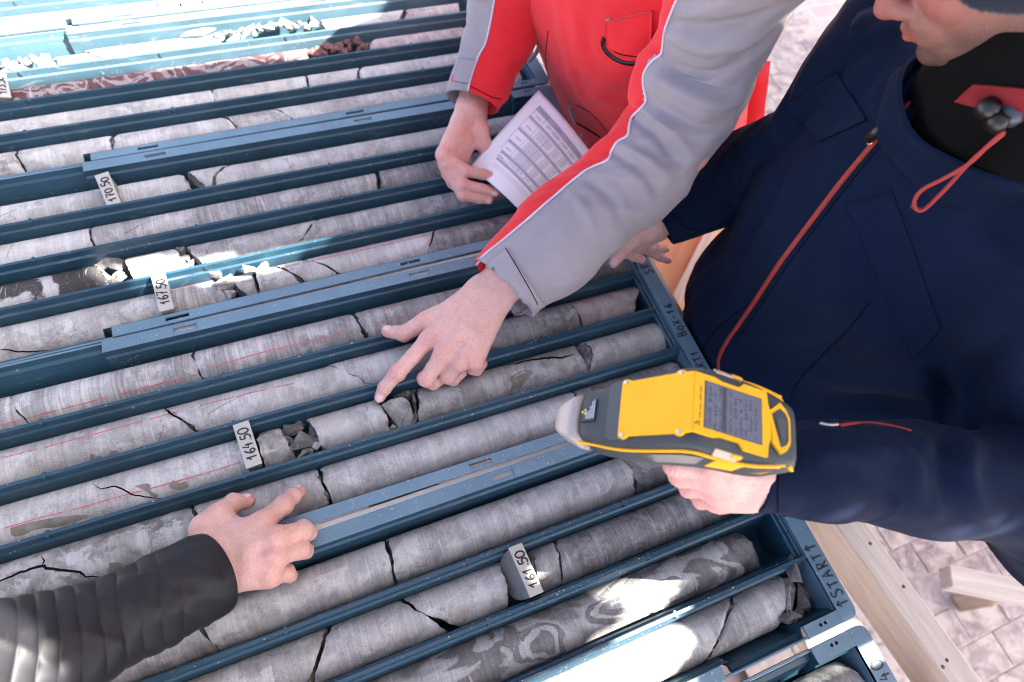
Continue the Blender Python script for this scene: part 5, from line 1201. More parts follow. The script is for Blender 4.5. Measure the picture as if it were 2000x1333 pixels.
# ---- person in the red and grey jacket
A3 = np.array
SHL, SHR = A3([.02, -1.05, .47]), A3([.05, -.66, .47])
WA = U(955, 578, .075); FA = U(1035, 505, .125)
HA = dict(W=WA, M=[U(837, 664, .045), U(867, 690, .051), U(899, 706, .047), U(928, 706, .038)],
  F=[[U(776, 729, .024), U(751, 758, .008), U(741, 777, -.001)], [U(832, 741, .020), U(846, 748, .004), U(866, 738, .006)], [U(874, 735, .018), U(885, 741, .003), U(903, 728, .005)], [U(925, 719, .018), U(931, 722, .004), U(943, 712, .006)]],
  T=[U(893, 602, .060), U(832, 628, .040), U(789, 652, .022), U(757, 648, .014)])
WC = U(921, 222, .100); FC = U(938, 120, .135)
HC = dict(W=WC, M=[U(866, 303, .092), U(872, 322, .078), U(878, 340, .064), U(886, 356, .050)],
  F=[[U(908, 334, .076), U(944, 341, .066), U(968, 345, .061)], [U(903, 361, .060), U(942, 370, .050), U(967, 377, .047)], [U(905, 381, .046), U(935, 388, .038), U(955, 391, .037)], [U(908, 384, .034), U(930, 388, .026), U(946, 388, .026)]],
  T=[U(936, 252, .088), U(948, 288, .070), U(958, 318, .050), U(975, 335, .042)], nd=unit(CAM - WC))
hA = hand(HA, 1.15, FA); hC = hand(HC, 1.02, FC)
hd = head(A3([-.10, -.86, .72]), unit(A3([-.62, -.1, -.78])), unit(A3([.0, -1, .12])), unit(np.cross(unit(A3([-.62, -.1, -.78])), unit(A3([.0, -1, .12])))), h=.004)
bodyR = low_body([(A3([.30, -.84, -.15]), A3([.08, -.84, .35]), .105, .11), (A3([.08, -.84, .35]), A3([.02, -.86, .52]), .10, .075), (A3([.02, -.86, .50]), A3([-.05, -.86, .62]), .06, .055), (A3([.08, -.95, .44]), SHL, .06, .045), (SHL, U(1330, 290, .25), .045, .038), (U(1330, 290, .25), FA, .036, .024),
   (A3([.08, -.77, .44]), SHR, .06, .045), (SHR, U(1010, -90, .24), .045, .036), (U(1010, -90, .24), FC, .034, .023), (A3([.46, -.54, -.15]), A3([.66, -.52, -.46]), .075, .055), (A3([.66, -.52, -.46]), A3([.74, -.52, -.80]), .05, .038), (A3([.46, -.70, -.15]), A3([.66, -.68, -.46]), .075, .055), (A3([.66, -.68, -.46]), A3([.74, -.68, -.80]), .05, .038)])
PR = skin_object('person', [bodyR, hA, hC, hd[:4]], SKIN, (.3, -.86, FZ), 'person in a red and grey jacket, one finger pointing, paper in the other hand')
nail(PR, HA['F'][0][2], HA['F'][0][1], A3([-.25, -.55, .8]), .0084, .0058, .0066); nail(PR, HA['T'][3], HA['T'][2], A3([-.1, .25, .95]), .0098, .0062, .0068)
for i in range(3): nail(PR, HC['F'][i][2], HC['F'][i][1], A3([.2, -.75, .25]), .0075, .0042, .0052)
# jacket torso
rc = [(A3([.21, -.79, -.12]), A3([.150, -.81, .03]), .20, .235, .05, (1, 0, .2), .60), (A3([.150, -.815, .03]), A3([.03, -.79, .30]), .245, .268, .05, (1, 0, .25), .62), (A3([.045, -.82, .30]), A3([.0, -.84, .46]), .22, .16, .05, (1, 0, .3), .66),
      (A3([.06, -.95, .43]), SHL, .095, .078), (A3([.06, -.77, .43]), SHR, .095, .078), (A3([.02, -.86, .50]), A3([-.04, -.86, .58]), .085, .078)]
V, Fc, bR = torso(rc, [], .0075, .0042, 11, (0.2, .2, 1), 'j', REDC, PR, 13, paths=[([(1090, 20), (1100, 90), (1120, 160), (1150, 210)], .006, .012), ([(1140, 30), (1150, 90), (1165, 140)], -.005, .012), ([(1185, 20), (1200, 70), (1240, 95)], .004, .012), ([(1130, 190), (1160, 190), (1200, 205), (1230, 215)], .005, .012), ([(1170, 130), (1210, 150), (1260, 150)], -.004, .010)])
mesh('jacket', V, Fc, REDC, PR)
BK = lambda m: None
patch_on(bR, [(1186, 40), (1275, 20), (1272, 112), (1190, 92)], REDC, 'chest_pocket', PR, .0055, n=16)
# chest pocket with black zip, snaps, hem flap
line_on(bR, [(1181, 74), (1178, 86), (1184, 100), (1200, 114), (1222, 123), (1248, 123), (1266, 118)], .0062, BLKP, 'pocket_zip', PR, 50, .0006, .0012)
line_on(bR, [(1183, 78), (1196, 98), (1218, 108), (1245, 110), (1266, 108)], .0012, SEAM, 'pocket_stitching', PR, 40)
line_on(bR, [(1071, 60), (1066, 120), (1078, 170), (1098, 215), (1120, 255)], .0012, SEAM, 'front_seam', PR, 40); line_on(bR, [(1124, 205), (1150, 218), (1172, 240), (1186, 257)], .0016, SEAM, 'hem_seam', PR, 30)
line_on(bR, [(1112, 206), (1117, 222), (1124, 241)], .0115, GREYC, 'grey_tab', PR, 12, .0008, .0014); line_on(bR, [(1187, 36), (1189, 44), (1188, 56)], .007, GREYC, 'reflector_tab', PR, 10, .0006, .001)
line_on(bR, [(1126, 240), (1150, 254), (1172, 268)], .0045, SEAM, 'hem_opening', PR, 14, .0004, .0006)
def snap(b, x, y, r, mat, parent, name='snap_button'):
    c = cast(b, x, y)
    if c: V, Fc = tubeVF([c[0] - c[1] * .001, c[0] + c[1] * .0012, c[0] + c[1] * .002], [r, r, r * .6], 14); return mesh(name, V, Fc, mat, parent)
snap(bR, 1136, 266, .0042, BRASS, PR)
c_ = [U(x, y, z) for x, y, z in ((1052, 60, .12), (1034, 86, .06), (1030, 112, .03), (1040, 108, .03), (1052, 90, .05))]
m = MB(); V, Fc = tubeVF(spline([U(1033, 78, .07), U(1031, 100, .04), U(1030, 119, .02)], 12), .004, 8); m.add(V, Fc); V, Fc = tubeVF(spline([U(1055, 84, .07), U(1047, 104, .04), U(1032, 121, .02)], 12), .0045, 8); m.add(V, Fc); m.build('hem_drawcord_tab', GREYC, PR, True)
V, Fc = tubeVF([U(1037, 86, .06), U(1036, 98, .05)], .006, 12); mesh('cord_stopper', V, Fc, BLKP, PR)
# right sleeve (upper left in the picture)
sl = [(925, -120, 1110, -60, .30), (910, -50, 1085, -10, .255), (913, 0, 1062, 40, .22), (908, 50, 1042, 90, .19), (896, 95, 1016, 130, .165), (884, 130, 1000, 165, .145), (874, 160, 985, 192, .130), (870, 186, 974, 214, .120)]
V, Fc, b_, inf = sleeve(sl, 's', REDC, PR, 110, 96, .0036, 21, .85, True, 22)
split_sleeve(V, Fc, b_, inf, [(966, 0), (955, 60), (948, 85), (935, 110), (924, 140), (917, 165), (912, 190)], 'right_sleeve_grey', GREYC, 'right_sleeve_red', REDC, PR, True, .9)
pipe_on(b_, [(972, -30), (966, 0), (957, 50), (948, 85), (935, 110), (924, 140), (917, 165), (912, 188)], .0017, PIPE, 'piping', PR)
patch_on(b_, [(898, 114), (932, 120), (917, 165), (886, 158)], GREYC, 'cuff_tab', PR, .0022)
line_on(b_, [(918, 168), (940, 180), (960, 190), (978, 194)], .0012, SEAM, 'cuff_seam', PR, 24)
# left sleeve, reaching across the picture
sl = [(1330, -120, 1610, -60, .50), (1312, -40, 1550, 0, .455), (1296, 40, 1512, 78, .40), (1272, 90, 1484, 143, .355), (1236, 160, 1447, 220, .305), (1224, 222, 1398, 288, .262), (1168, 290, 1345, 352, .222), (1112, 342, 1282, 412, .187), (1050, 398, 1222, 462, .158), (988, 458, 1168, 512, .132), (946, 496, 1126, 546, .118), (922, 518, 1060, 612, .104)]
sl[-1] = (918, 520, 1052, 606, .104); sl[-2] = (944, 494, 1098, 560, .116)
V, Fc, b_, inf = sleeve(sl, 's', REDC, PR, 190, 128, .0072, 31, .88, True, 17, .18, paths=[(p, a * 1.6, w) for p, a, w in [([(1285, 112), (1330, 140), (1390, 150), (1440, 130)], -.010, .010), ([(1262, 195), (1310, 225), (1370, 250), (1420, 245)], -.009, .010), ([(1240, 230), (1290, 268), (1325, 320)], -.008, .009), ([(1270, 150), (1330, 180), (1400, 205), (1450, 195)], .009, .012), ([(1245, 215), (1300, 250), (1350, 300)], .007, .010), ([(1195, 300), (1250, 330), (1285, 375)], -.007, .008), ([(1215, 290), (1260, 310), (1310, 350)], .006, .008), ([(1140, 345), (1190, 385), (1215, 430)], -.004, .008), ([(1310, 45), (1370, 55), (1450, 45), (1510, 20)], -.010, .011), ([(1310, 75), (1390, 95), (1470, 80)], .008, .012), ([(1105, 370), (1140, 405), (1160, 450)], .003, .008), ([(1255, 330), (1330, 330), (1380, 290)], .005, .012)]])
split_sleeve(V, Fc, b_, inf, [(1336, -30), (1318, 10), (1302, 50), (1296, 70), (1290, 105), (1270, 112), (1258, 140), (1257, 165), (1262, 196), (1250, 212), (1232, 232), (1230, 255), (1224, 268), (1205, 278), (1192, 300), (1186, 314), (1160, 326), (1135, 340), (1104, 366), (1070, 395), (1030, 430), (985, 468), (950, 496), (926, 521)], 'left_sleeve_stripe', REDC, 'left_sleeve_grey', GREYC, PR, True, 1.0)
pipe_on(b_, [(1336, -30), (1318, 10), (1302, 50), (1297, 75), (1292, 105), (1277, 117), (1260, 140), (1257, 165), (1262, 196), (1252, 212), (1234, 230), (1229, 250), (1226, 266), (1206, 278), (1194, 296), (1188, 312), (1162, 325), (1135, 340), (1104, 366), (1070, 395), (1030, 430), (985, 468), (950, 496), (926, 520)], .0018, PIPE, 'piping', PR, 200)
patch_on(b_, [(948, 522), (988, 486), (1061, 596), (1004, 617)], GREYC, 'cuff_strap', PR, .0045, n=18, free=True)
line_on(b_, [(952, 521), (968, 545), (988, 575), (1008, 608)], .0011, SEAM, 'strap_stitching', PR, 24, .0049); line_on(b_, [(990, 489), (1008, 520), (1030, 560), (1046, 592)], .0011, SEAM, 'strap_stitching', PR, 24, .0049)
for p in ((.78, -.96), ):
    pass
m = [(A3([.27, -.76, -.12]), A3([.42, -.64, -.22]), .17, .16), (A3([.46, -.54, -.15]), A3([.66, -.52, -.46]), .095, .075), (A3([.66, -.52, -.46]), A3([.74, -.52, -.80]), .07, .062), (A3([.46, -.70, -.15]), A3([.66, -.68, -.46]), .095, .075), (A3([.66, -.68, -.46]), A3([.74, -.68, -.80]), .07, .062)]
V, Fc, bq = torso(m, [], .012, .006, 15, (0, 0, 1), 't', REDC, PR, 10); mesh('trousers', V, Fc, REDC, PR)
for y in (-.52, -.68):
    m = MB(); F_ = Field(A3([.54, y - .08, FZ - .02]), A3([.86, y + .08, FZ + .14]), .008); F_.cone(A3([.76, y, FZ + .045]), A3([.63, y, FZ + .035]), .048, .04, .02); F_.cone(A3([.75, y, FZ + .05]), A3([.745, y, FZ + .11]), .045, .05, .02); V, Fc = F_.mesh(); V[:, 2] = np.maximum(V[:, 2], FZ + .001); mesh('boot', V, Fc, BLKP, PR)
sp = spline([Ud(1490, 120, 1.36), Ud(1484, 165, 1.34), Ud(1478, 205, 1.36), Ud(1473, 262, 1.40)], 20); V, Fc = ribbon_pts(sp, [unit(CAM - q) for q in sp], np.linspace(.030, .036, 20), .004); mesh('hem_strap', V, Fc, REDC, PR)
# hair under a cap, outside the picture
L = hd[4]; F_ = Field(L(0, 0, 0) - .2, L(0, 0, 0) + .2, .006); F_.ell(L(-.014, 0, .034), np.stack([unit(A3([-.62, -.1, -.78])), unit(A3([.0, -1, .12])), unit(np.cross(unit(A3([-.62, -.1, -.78])), unit(A3([.0, -1, .12]))))]), A3([.106, .086, .098]), .01); V, Fc = F_.mesh(); q = (V - L(0, 0, 0)) @ unit(np.cross(unit(A3([-.62, -.1, -.78])), unit(A3([.0, -1, .12])))); keep = [f for f in Fc if q[list(f)].mean() > .012]
u_ = np.unique(np.array(keep)); mp = {int(a): j for j, a in enumerate(u_)}; mesh('cap', V[u_], [tuple(mp[int(i)] for i in f) for f in keep], REDC, PR)
# ---- person in the navy jacket
HF, HL, HU = unit(A3([-.5645, .4353, -.7013])), unit(A3([-.6273, -.7784, .0218])), unit(A3([-.5364, .4523, .7125])); HO = A3([.0631, -1.3204, .6569]) + .008 * (-RC[0]) + .008 * (-RC[1])
NL, NR = A3([.15, -1.585, .40]), A3([.158, -1.218, .412]); E1, E2, E3_ = U(1563, 286, .275), U(1498, 325, .21), U(1400, 385, .13)
WD = U(1281, 443, .068); FD = U(1335, 410, .10)
HD = dict(W=WD, M=[U(1216, 466, .046), U(1226, 475, .034), U(1240, 480, .024), U(1254, 478, .016)],
  F=[[U(1199, 480, .024), U(1206, 492, .008), U(1222, 493, .004)], [U(1222, 492, .012), U(1238, 501, .004), U(1253, 507, .002)], [U(1252, 484, .010), U(1280, 486, .002), U(1300, 487, -.004)], [U(1264, 490, .000), U(1288, 502, -.010), U(1305, 509, -.016)]],
  T=[U(1262, 452, .062), U(1240, 466, .056), U(1216, 491, .034), U(1199, 514, .022)], nd=unit(CAM - WD))
WE = U(1470, 947, .305); FE = U(1560, 935, .30)
HE = dict(W=WE, M=[U(1386, 915, .335), U(1390, 935, .322), U(1396, 958, .306), U(1402, 980, .290)],
  F=[[U(1318, 910, .330), U(1316, 890, .328), U(1334, 884, .320)], [U(1328, 930, .314), U(1322, 912, .306), U(1338, 902, .300)], [U(1346, 952, .296), U(1336, 938, .288), U(1350, 926, .284)], [U(1370, 976, .280), U(1360, 966, .272), U(1372, 954, .270)]],
  T=[U(1430, 915, .326), U(1404, 896, .345), U(1370, 884, .345), U(1340, 880, .340)], nd=unit(CAM - WE))
hD = hand(HD, 1.06, FD, ww=.013); hE = hand(HE, .98, FE)
hdN = head(HO, HF, HL, HU, h=.002)
EL, ER = A3([.20, -1.74, .24]), U(1500, 300, .22)
legs = []
for y in (-1.34, -1.52): legs += [(A3([.33, y, -.12]), A3([.36, y, -.44]), .075, .055), (A3([.36, y, -.44]), A3([.38, y, -.80]), .05, .038)]
bodyN = low_body([(A3([.28, -1.42, -.15]), A3([.17, -1.41, .30]), .10, .105), (A3([.17, -1.41, .30]), A3([.15, -1.40, .44]), .10, .06), (A3([.15, -1.40, .42]), A3([.13, -1.385, .56]), .055, .052), (A3([.17, -1.5, .38]), NL, .055, .042), (NL, EL, .042, .036), (EL, FE, .034, .022), (A3([.17, -1.3, .38]), NR, .055, .042), (NR, E1, .036, .030), (E1, E2, .030, .029), (E2, E3_, .029, .026), (E3_, FD, .026, .021)] + legs)
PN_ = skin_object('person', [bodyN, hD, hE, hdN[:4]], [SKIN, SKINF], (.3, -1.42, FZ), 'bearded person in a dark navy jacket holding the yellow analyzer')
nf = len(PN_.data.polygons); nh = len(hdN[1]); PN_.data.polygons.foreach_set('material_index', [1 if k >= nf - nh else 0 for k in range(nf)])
nail(PN_, HD['T'][3], HD['T'][2], A3([-.45, -.35, .8]), .0091, .0064, .0074)
Lh = hdN[4]
for s in (1, -1):
    F_ = Field(Lh(.078, s * .032, 0) - .02, Lh(.078, s * .032, 0) + .02, .0016); F_.ball(Lh(.0745, s * .032, 0.0), .0122, .002); V, Fc = F_.mesh(); mesh('eye', V, Fc, plain('eye_white', (.7, .68, .66), .2), PN_)
# jacket
NFOLD = [([(1667, 5), (1648, 50), (1637, 96)], -.011, .008), ([(1690, 30), (1665, 70), (1645, 110)], .008, .008), ([(1726, 48), (1690, 72), (1645, 100)], .006, .007), ([(1790, 130), (1770, 165), (1740, 200), (1700, 230)], .005, .009), ([(1740, 110), (1690, 170), (1640, 230)], -.006, .012),
 ([(1580, 735), (1660, 742), (1740, 750), (1810, 775)], .012, .018), ([(1600, 790), (1700, 785), (1790, 790), (1850, 775)], -.012, .014), ([(1835, 730), (1848, 770), (1850, 830), (1838, 900)], -.016, .013), ([(1880, 720), (1885, 780), (1880, 860)], .010, .015),
 ([(1990, 545), (1920, 600), (1870, 690)], .008, .018), ([(2000, 620), (1940, 680), (1905, 760)], -.008, .015), ([(1545, 310), (1490, 410), (1440, 510)], -.008, .012), ([(1580, 310), (1530, 400), (1480, 490), (1440, 570)], .006, .013), ([(1870, 300), (1900, 420), (1960, 520)], .006, .02), ([(1660, 470), (1620, 560), (1560, 650)], .006, .018), ([(1720, 560), (1650, 640), (1580, 700)], -.005, .016), ([(1920, 430), (1990, 470), (2040, 480)], -.006, .014)]
nc = [(A3([.17, -1.42, -.22]), A3([.155, -1.41, .02]), .215, .208, .05, (1, 0, 0), .68), (A3([.155, -1.41, .02]), A3([.15, -1.40, .26]), .208, .198, .05, (1, 0, 0), .66), (A3([.15, -1.40, .26]), A3([.15, -1.395, .40]), .198, .13, .05, (1, 0, 0), .72),
      (A3([.16, -1.5, .37]), NL, .095, .085), (NL, EL, .092, .085), (A3([.17, -1.56, .12]), EL, .10, .075), (A3([.13, -1.52, .10]), A3([.16, -1.66, .20]), .10, .08), (A3([.16, -1.3, .38]), NR, .092, .066), (A3([.15, -1.39, .39]), A3([.145, -1.39, .435]), .092, .085)]
V, Fc, bN = torso(nc, [], .0068, .0088, 41, (.1, -.35, 1), 'j', NAVYC, PN_, 12, paths=[(p, a * 1.5, w) for p, a, w in NFOLD])
mesh('jacket', V, Fc, NAVYC, PN_); VJ, FJ = V, Fc
sl = [(1645, 20, 1780, 60, .43), (1584, 104, 1720, 190, .395), (1551, 166, 1668, 268, .345), (1507, 224, 1612, 345, .29), (1456, 248, 1528, 398, .225), (1406, 286, 1470, 422, .170), (1352, 348, 1402, 452, .128), (1304, 394, 1352, 466, .105), (1276, 418, 1322, 474, .092)]
V, Fc, bs, inf = sleeve(sl, 's', NAVYC, PN_, 130, 90, .006, 52, .9, True, 17, .15, paths=[([(1490, 262), (1500, 310), (1470, 360)], -.008, .009), ([(1455, 268), (1462, 320), (1450, 380)], .006, .010), ([(1400, 310), (1420, 360), (1425, 410)], -.005, .009)]); mesh('right_sleeve', V, Fc, NAVYC, PN_); VS, FS = V, Fc
line_on(bs, [(1303, 393), (1316, 420), (1338, 444), (1366, 450)], .0014, SEAM, 'cuff_seam', PN_, 24)
sl = [(2080, 740, 2120, 1180, .245), (2010, 800, 2010, 1095, .262), (1930, 845, 1925, 1052, .275), (1840, 838, 1840, 1040, .284), (1760, 830, 1758, 1026, .290), (1680, 826, 1680, 1012, .295), (1600, 826, 1606, 1018, .299), (1530, 845, 1534, 1008, .302), (1462, 872, 1470, 1000, .305)]
V, Fc, bl_, inf = sleeve(sl, 's', NAVYC, PN_, 150, 100, .0065, 62, .92, True, 15, .12, paths=[([(1850, 850), (1842, 900), (1860, 980), (1900, 1030)], -.012, .013), ([(1900, 860), (1890, 930), (1920, 1000)], .010, .014), ([(1700, 870), (1760, 890), (1810, 930)], .006, .014), ([(1640, 900), (1700, 940), (1760, 980)], -.005, .012), ([(1560, 880), (1600, 920), (1640, 970)], .004, .012), ([(1770, 860), (1810, 900), (1820, 980)], -.006, .010)]); mesh('left_sleeve', V, Fc, NAVYC, PN_)
line_on(bl_, [(1520, 930), (1519, 960), (1520, 1000)], .0013, SEAM, 'cuff_seam', PN_, 20)
snap(bl_, 1484, 932, .0135, BLKP, PN_, 'cuff_button')
line_on(bl_, [(1640, 832), (1690, 826), (1740, 832), (1780, 842)], .0042, REDZ, 'pocket_piping', PN_, 30, .0004, .0008)
line_on(bl_, [(1602, 828), (1620, 831), (1636, 830)], .0042, STEEL, 'pocket_zip_pull', PN_, 12, .0006, .0012)
nJ = len(VJ); bNS = bvh_of(np.vstack([VJ, VS]), [tuple(f) for f in FJ] + [tuple(q + nJ for q in f) for f in FS])
# zip, flaps, collar
zp = [(1404, 725), (1405, 700), (1420, 668), (1448, 628), (1482, 578), (1520, 520), (1560, 466), (1606, 405), (1650, 348), (1700, 288), (1740, 240), (1782, 196)]
line_on(bN, zp, .0062, REDZ, 'zip_tape', PN_, 90, .0006, .0014)
line_on(bN, [(x + 13, y + 6) for x, y in zp[2:]], .0012, SEAM, 'placket_seam', PN_, 80, .0003, .0003)
patch_on(bN, [(1652, 398), (1742, 372), (1838, 640), (1782, 702)], NAVYC, 'chest_pocket_flap', PN_, .0014, n=20)
patch_on(bNS, [(1536, 208), (1632, 140), (1694, 236), (1600, 280)], NAVYC, 'shoulder_flap', PN_, .0035, n=16)
line_on(bN, [(1700, 590), (1660, 640), (1610, 690), (1560, 745), (1540, 790)], .0012, SEAM, 'side_seam', PN_, 40)
line_on(bN, [(1470, 590), (1440, 610), (1390, 655), (1370, 690)], .0014, SEAM, 'hem_seam', PN_, 30)
def obj_at(pts, r, mat, name, n=10): V, Fc = tubeVF(pts, r, n); return mesh(name, V, Fc, mat, PN_)
zt = [cast(bN, x, y, .010) for x, y in ((1745, 237), (1772, 212))]
if all(zt): obj_at([zt[0][0], (zt[0][0] + zt[1][0]) / 2, zt[1][0]], [.003, .0042, .003], STEEL, 'zip_slider')
zt = [cast(bN, x, y, .007) for x, y in ((1702, 276), (1722, 257), (1744, 240))]
if all(zt): obj_at([q[0] for q in zt], [.0052, .0055, .003], BLKP, 'zip_pull'); snap(bN, 1703, 277, .0058, BRASS, PN_, 'brass_rivet')
# collar: black fleece gaiter, red lined stand-up collar
NKb, NKt = A3([.135, -1.388, .45]), A3([.10, -1.372, .545])
def ring(c, ax, r, hgt, th_, name, mat, gap=0.0, gdir=None, wob=.004, seed=0, flare=1.0):
    ax = unit(ax); a = unit(np.cross(ax, [0, 1, .1])); b = np.cross(ax, a); V = []; n = 64; rows = 8
    for side_ in (0, 1):
        for i in range(rows):
            for k in range(n):
                t = 2 * math.pi * k / n; rr3 = (r * (1 + (flare - 1) * i / (rows - 1)) - side_ * th_) + wob * nz(A3([[math.cos(t) * 2, math.sin(t) * 2, i * .5]]), 1, seed)[0]
                V.append(c + ax * hgt * (i / (rows - 1) - .5) + rr3 * (math.cos(t) * a + math.sin(t) * b) * (1, 1.0, 1))
    idx = lambda s_, i, k: s_ * rows * n + i * n + k % n; Fc = []
    for s_ in (0, 1): Fc += [(idx(s_, i, k), idx(s_, i, k + 1), idx(s_, i + 1, k + 1), idx(s_, i + 1, k)) for i in range(rows - 1) for k in range(n)]
    Fc += [(idx(0, rows - 1, k), idx(0, rows - 1, k + 1), idx(1, rows - 1, k + 1), idx(1, rows - 1, k)) for k in range(n)] + [(idx(0, 0, k), idx(1, 0, k), idx(1, 0, k + 1), idx(0, 0, k + 1)) for k in range(n)]
    return mesh(name, V, Fc, mat, PN_)
GT, GB2 = Lh(-.030, 0, -.098), A3([.150, -1.398, .492])
ring((GT + GB2) / 2, GT - GB2, .112, float(np.linalg.norm(GT - GB2)) + .012, .008, 'neck_gaiter', BLKC, wob=.006, seed=3, flare=.74)
ring(NKb + A3([-.004, 0, .030]), A3([-.25, .05, 1]), .100, .044, .005, 'collar', NAVYC, wob=.010, seed=5, flare=1.06)
gob = [o for o in PN_.children if o.name.startswith('neck_gaiter')][0]; gb_ = bvh_of([np.array(v.co) + org(PN_) for v in gob.data.vertices], [tuple(p.vertices) for p in gob.data.polygons])
patch_on(gb_, [(1868, 198), (1905, 164), (2040, 176), (2010, 236)], REDL, 'red_inner_collar', PN_, .003, free=True)
# drawcord loop with stoppers
dc = [Ud(x, y, d) for x, y, d in ((1962, 256, .60), (1930, 285, .612), (1890, 322, .628), (1838, 352, .645), (1806, 368, .655), (1790, 384, .66), (1786, 402, .662), (1796, 412, .662), (1812, 404, .66), (1850, 366, .65), (1900, 312, .63), (1960, 262, .602))]
obj_at(spline(dc, 80), .0021, plain('red_cord', (.30, .025, .018), .7, bump=.5, bscale=1500), 'drawcord', 8)
obj_at([dc[6] + (0, 0, -.001), dc[6] + (0.003, .002, -.004), dc[7]], [.0035, .0042, .0032], BLKP, 'cord_end', 10)
for x, y, rr4, mt in ((1930, 212, .0105, BLKP), (1975, 222, .0125, plain('grey_stopper', (.04, .052, .07), .35)), (1948, 238, .010, BLKP)):
    c = Ud(x, y, .598); obj_at([c - A3([0, 0, .008]), c, c + A3([0, 0, .008])], [rr4 * .8, rr4, rr4 * .7], mt, 'cord_stopper', 14)
c = cast(bN, 1828, 238, .002)
if c: line_on(bN, [(1820, 232), (1824, 242), (1840, 248), (1858, 250)], .0012, STEEL, 'collar_label_stitch', PN_, 14, .001, .0005)
# knitted hat
F_ = Field(HO - .2, HO + .2, .004); axh = np.stack([HF, HL, HU]); F_.ell(Lh(-.014, 0, .034), axh, A3([.108, .089, .100]), .01); F_.ell(Lh(-.008, 0, -.020), axh, A3([.094, .0845, .072]), .01); V, Fc = F_.mesh(); lx = (V - HO) @ HF; q = (V - HO) @ HU + .050 - .53 * (lx - .021) - 1.2 * np.maximum(0, lx - .05); keep = [f for f in Fc if q[list(f)].mean() > 0]
u_ = np.unique(np.array(keep)); mp = {int(a): j for j, a in enumerate(u_)}; o = mesh('knitted_hat', V[u_], [tuple(mp[int(i)] for i in f) for f in keep], cloth('navy_knit', (.004, .008, .022), weave=300, wb=.6), PN_); md = o.modifiers.new('t', 'SOLIDIFY'); md.thickness = .005; md.offset = 1
V, Fc, bq = torso([(A3([.30, -1.42, -.12]), A3([.33, -1.42, -.22]), .17, .16)] + [(a, b, r0 + .02, r1 + .022) for a, b, r0, r1 in legs], [], .012, .006, 45, (0, 0, 1), 't', JEANS, PN_, 10); mesh('trousers', V, Fc, JEANS, PN_)
for y in (-1.34, -1.52):
    F_ = Field(A3([.2, y - .08, FZ - .02]), A3([.5, y + .08, FZ + .14]), .008); F_.cone(A3([.40, y, FZ + .045]), A3([.27, y, FZ + .035]), .048, .04, .02); F_.cone(A3([.39, y, FZ + .05]), A3([.385, y, FZ + .11]), .045, .05, .02); V, Fc = F_.mesh(); V[:, 2] = np.maximum(V[:, 2], FZ + .001); mesh('boot', V, Fc, BLKP, PN_)
# ---- person whose quilted sleeve comes in at lower left
WB = U(424, 1100, .040); FB = U(335, 1160, .062)
HB = dict(W=WB, M=[U(512, 1022, .042), U(537, 1052, .050), U(538, 1088, .048), U(526, 1126, .038)],
  F=[[U(553, 987, .022), U(572, 969, .008), U(584, 960, .000)], [U(592, 1036, .030), U(602, 1040, .013), U(590, 1046, .008)], [U(586, 1073, .028), U(596, 1076, .012), U(582, 1080, .008)], [U(560, 1120, .020), U(566, 1124, .006), U(553, 1126, .004)]],
  T=[U(403, 1032, .036), U(432, 1004, .030), U(456, 983, .018), U(483, 980, .010)])
hB = hand(HB, 1.2, FB)
BS, BE = A3([-1.30, -1.72, .50]), A3([-1.16, -1.60, .14])
hdB = head(A3([-1.30, -1.80, .76]), unit(A3([.75, .35, -.56])), unit(A3([-.42, .9, 0])), unit(np.cross(unit(A3([.75, .35, -.56])), unit(A3([-.42, .9, 0])))), h=.004)
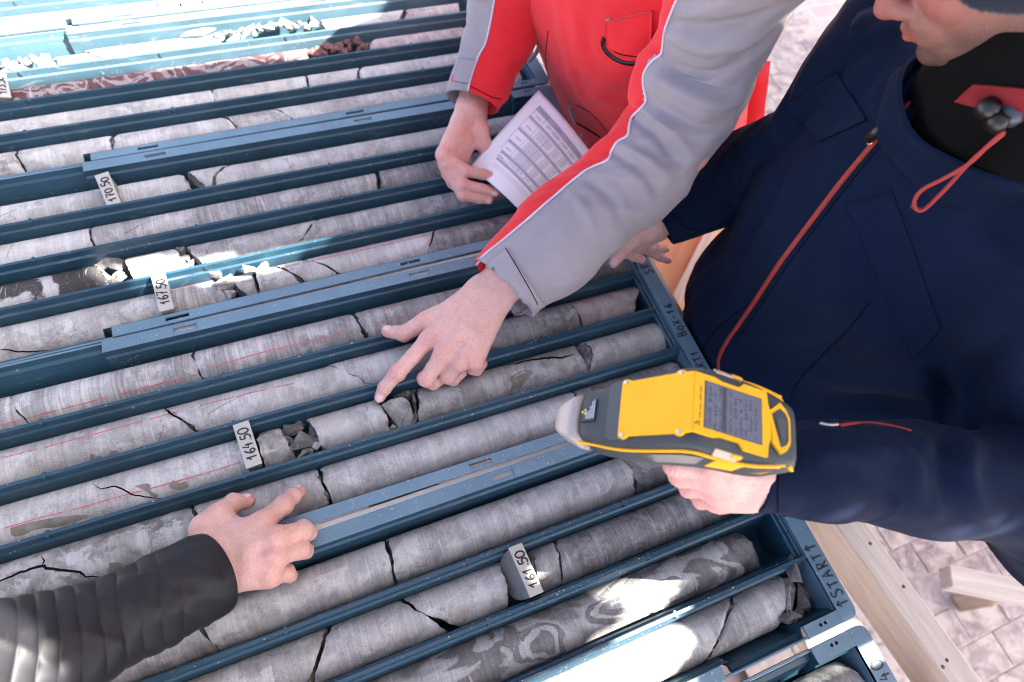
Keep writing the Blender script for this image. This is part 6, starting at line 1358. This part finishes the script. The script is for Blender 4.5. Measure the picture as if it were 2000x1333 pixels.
bodyB = low_body([(A3([-1.52, -1.95, -.15]), A3([-1.42, -1.86, .32]), .105, .11), (A3([-1.42, -1.86, .32]), A3([-1.36, -1.83, .50]), .10, .07), (A3([-1.36, -1.83, .48]), A3([-1.32, -1.81, .64]), .055, .052), (A3([-1.40, -1.84, .44]), BS, .06, .045), (BS, BE, .045, .038), (BE, FB, .036, .024), (A3([-1.55, -2.02, -.15]), A3([-1.55, -2.02, -.80]), .08, .042), (A3([-1.60, -1.86, -.15]), A3([-1.60, -1.86, -.80]), .08, .042), (A3([-1.42, -1.9, .44]), A3([-1.34, -2.02, .45]), .06, .045), (A3([-1.34, -2.02, .45]), A3([-1.30, -2.08, .12]), .045, .03)])
PB = skin_object('person', [bodyB, hB, hdB[:4]], SKIN2, (-1.55, -1.94, FZ), 'person in a charcoal quilted sleeve pointing at a core from the lower left')
nail(PB, HB['F'][0][2], HB['F'][0][1], A3([-.3, .5, .85]), .0088, .0052, .0060); nail(PB, HB['T'][3], HB['T'][2], A3([.3, .6, .6]), .0102, .005, .006)
sl = [(-300, 1170, -160, 1520, .20), (-130, 1195, -20, 1440, .165), (-4, 1186, 92, 1392, .135), (90, 1168, 190, 1345, .112), (182, 1140, 268, 1296, .092), (263, 1104, 345, 1252, .076), (330, 1070, 408, 1216, .062), (372, 1052, 440, 1198, .052), (386, 1048, 450, 1190, .048)]
V, Fc, bQ, inf = sleeve(sl, 's', QUILT, PB, 260, 96, .0042, 72, .9, True, 20, .05, quilt=.0205); mesh('quilted_sleeve', V, Fc, QUILT, PB)
V, Fc, bq = torso([(A3([-1.52, -1.95, -.2]), A3([-1.42, -1.86, .36]), .17, .17), (A3([-1.42, -1.86, .36]), A3([-1.36, -1.83, .50]), .16, .10), (A3([-1.40, -1.84, .44]), BS, .09, .075), (BS, BE, .072, .066), (BE, U(-230, 1340, .185), .066, .064), (A3([-1.42, -1.9, .44]), A3([-1.34, -2.02, .45]), .09, .075), (A3([-1.34, -2.02, .45]), A3([-1.31, -2.07, .17]), .07, .055)], [], .011, .005, 75, (0, 0, 1), 't', QUILT, PB, 12); mesh('jacket', V, Fc, QUILT, PB)
V, Fc, bq = torso([(A3([-1.55, -1.94, -.1]), A3([-1.56, -1.94, -.2]), .16, .15), (A3([-1.55, -2.02, -.15]), A3([-1.55, -2.02, -.80]), .1, .07), (A3([-1.60, -1.86, -.15]), A3([-1.60, -1.86, -.80]), .1, .07)], [], .014, .005, 76, (0, 0, 1), 't', JEANS, PB, 10); mesh('trousers', V, Fc, JEANS, PB)
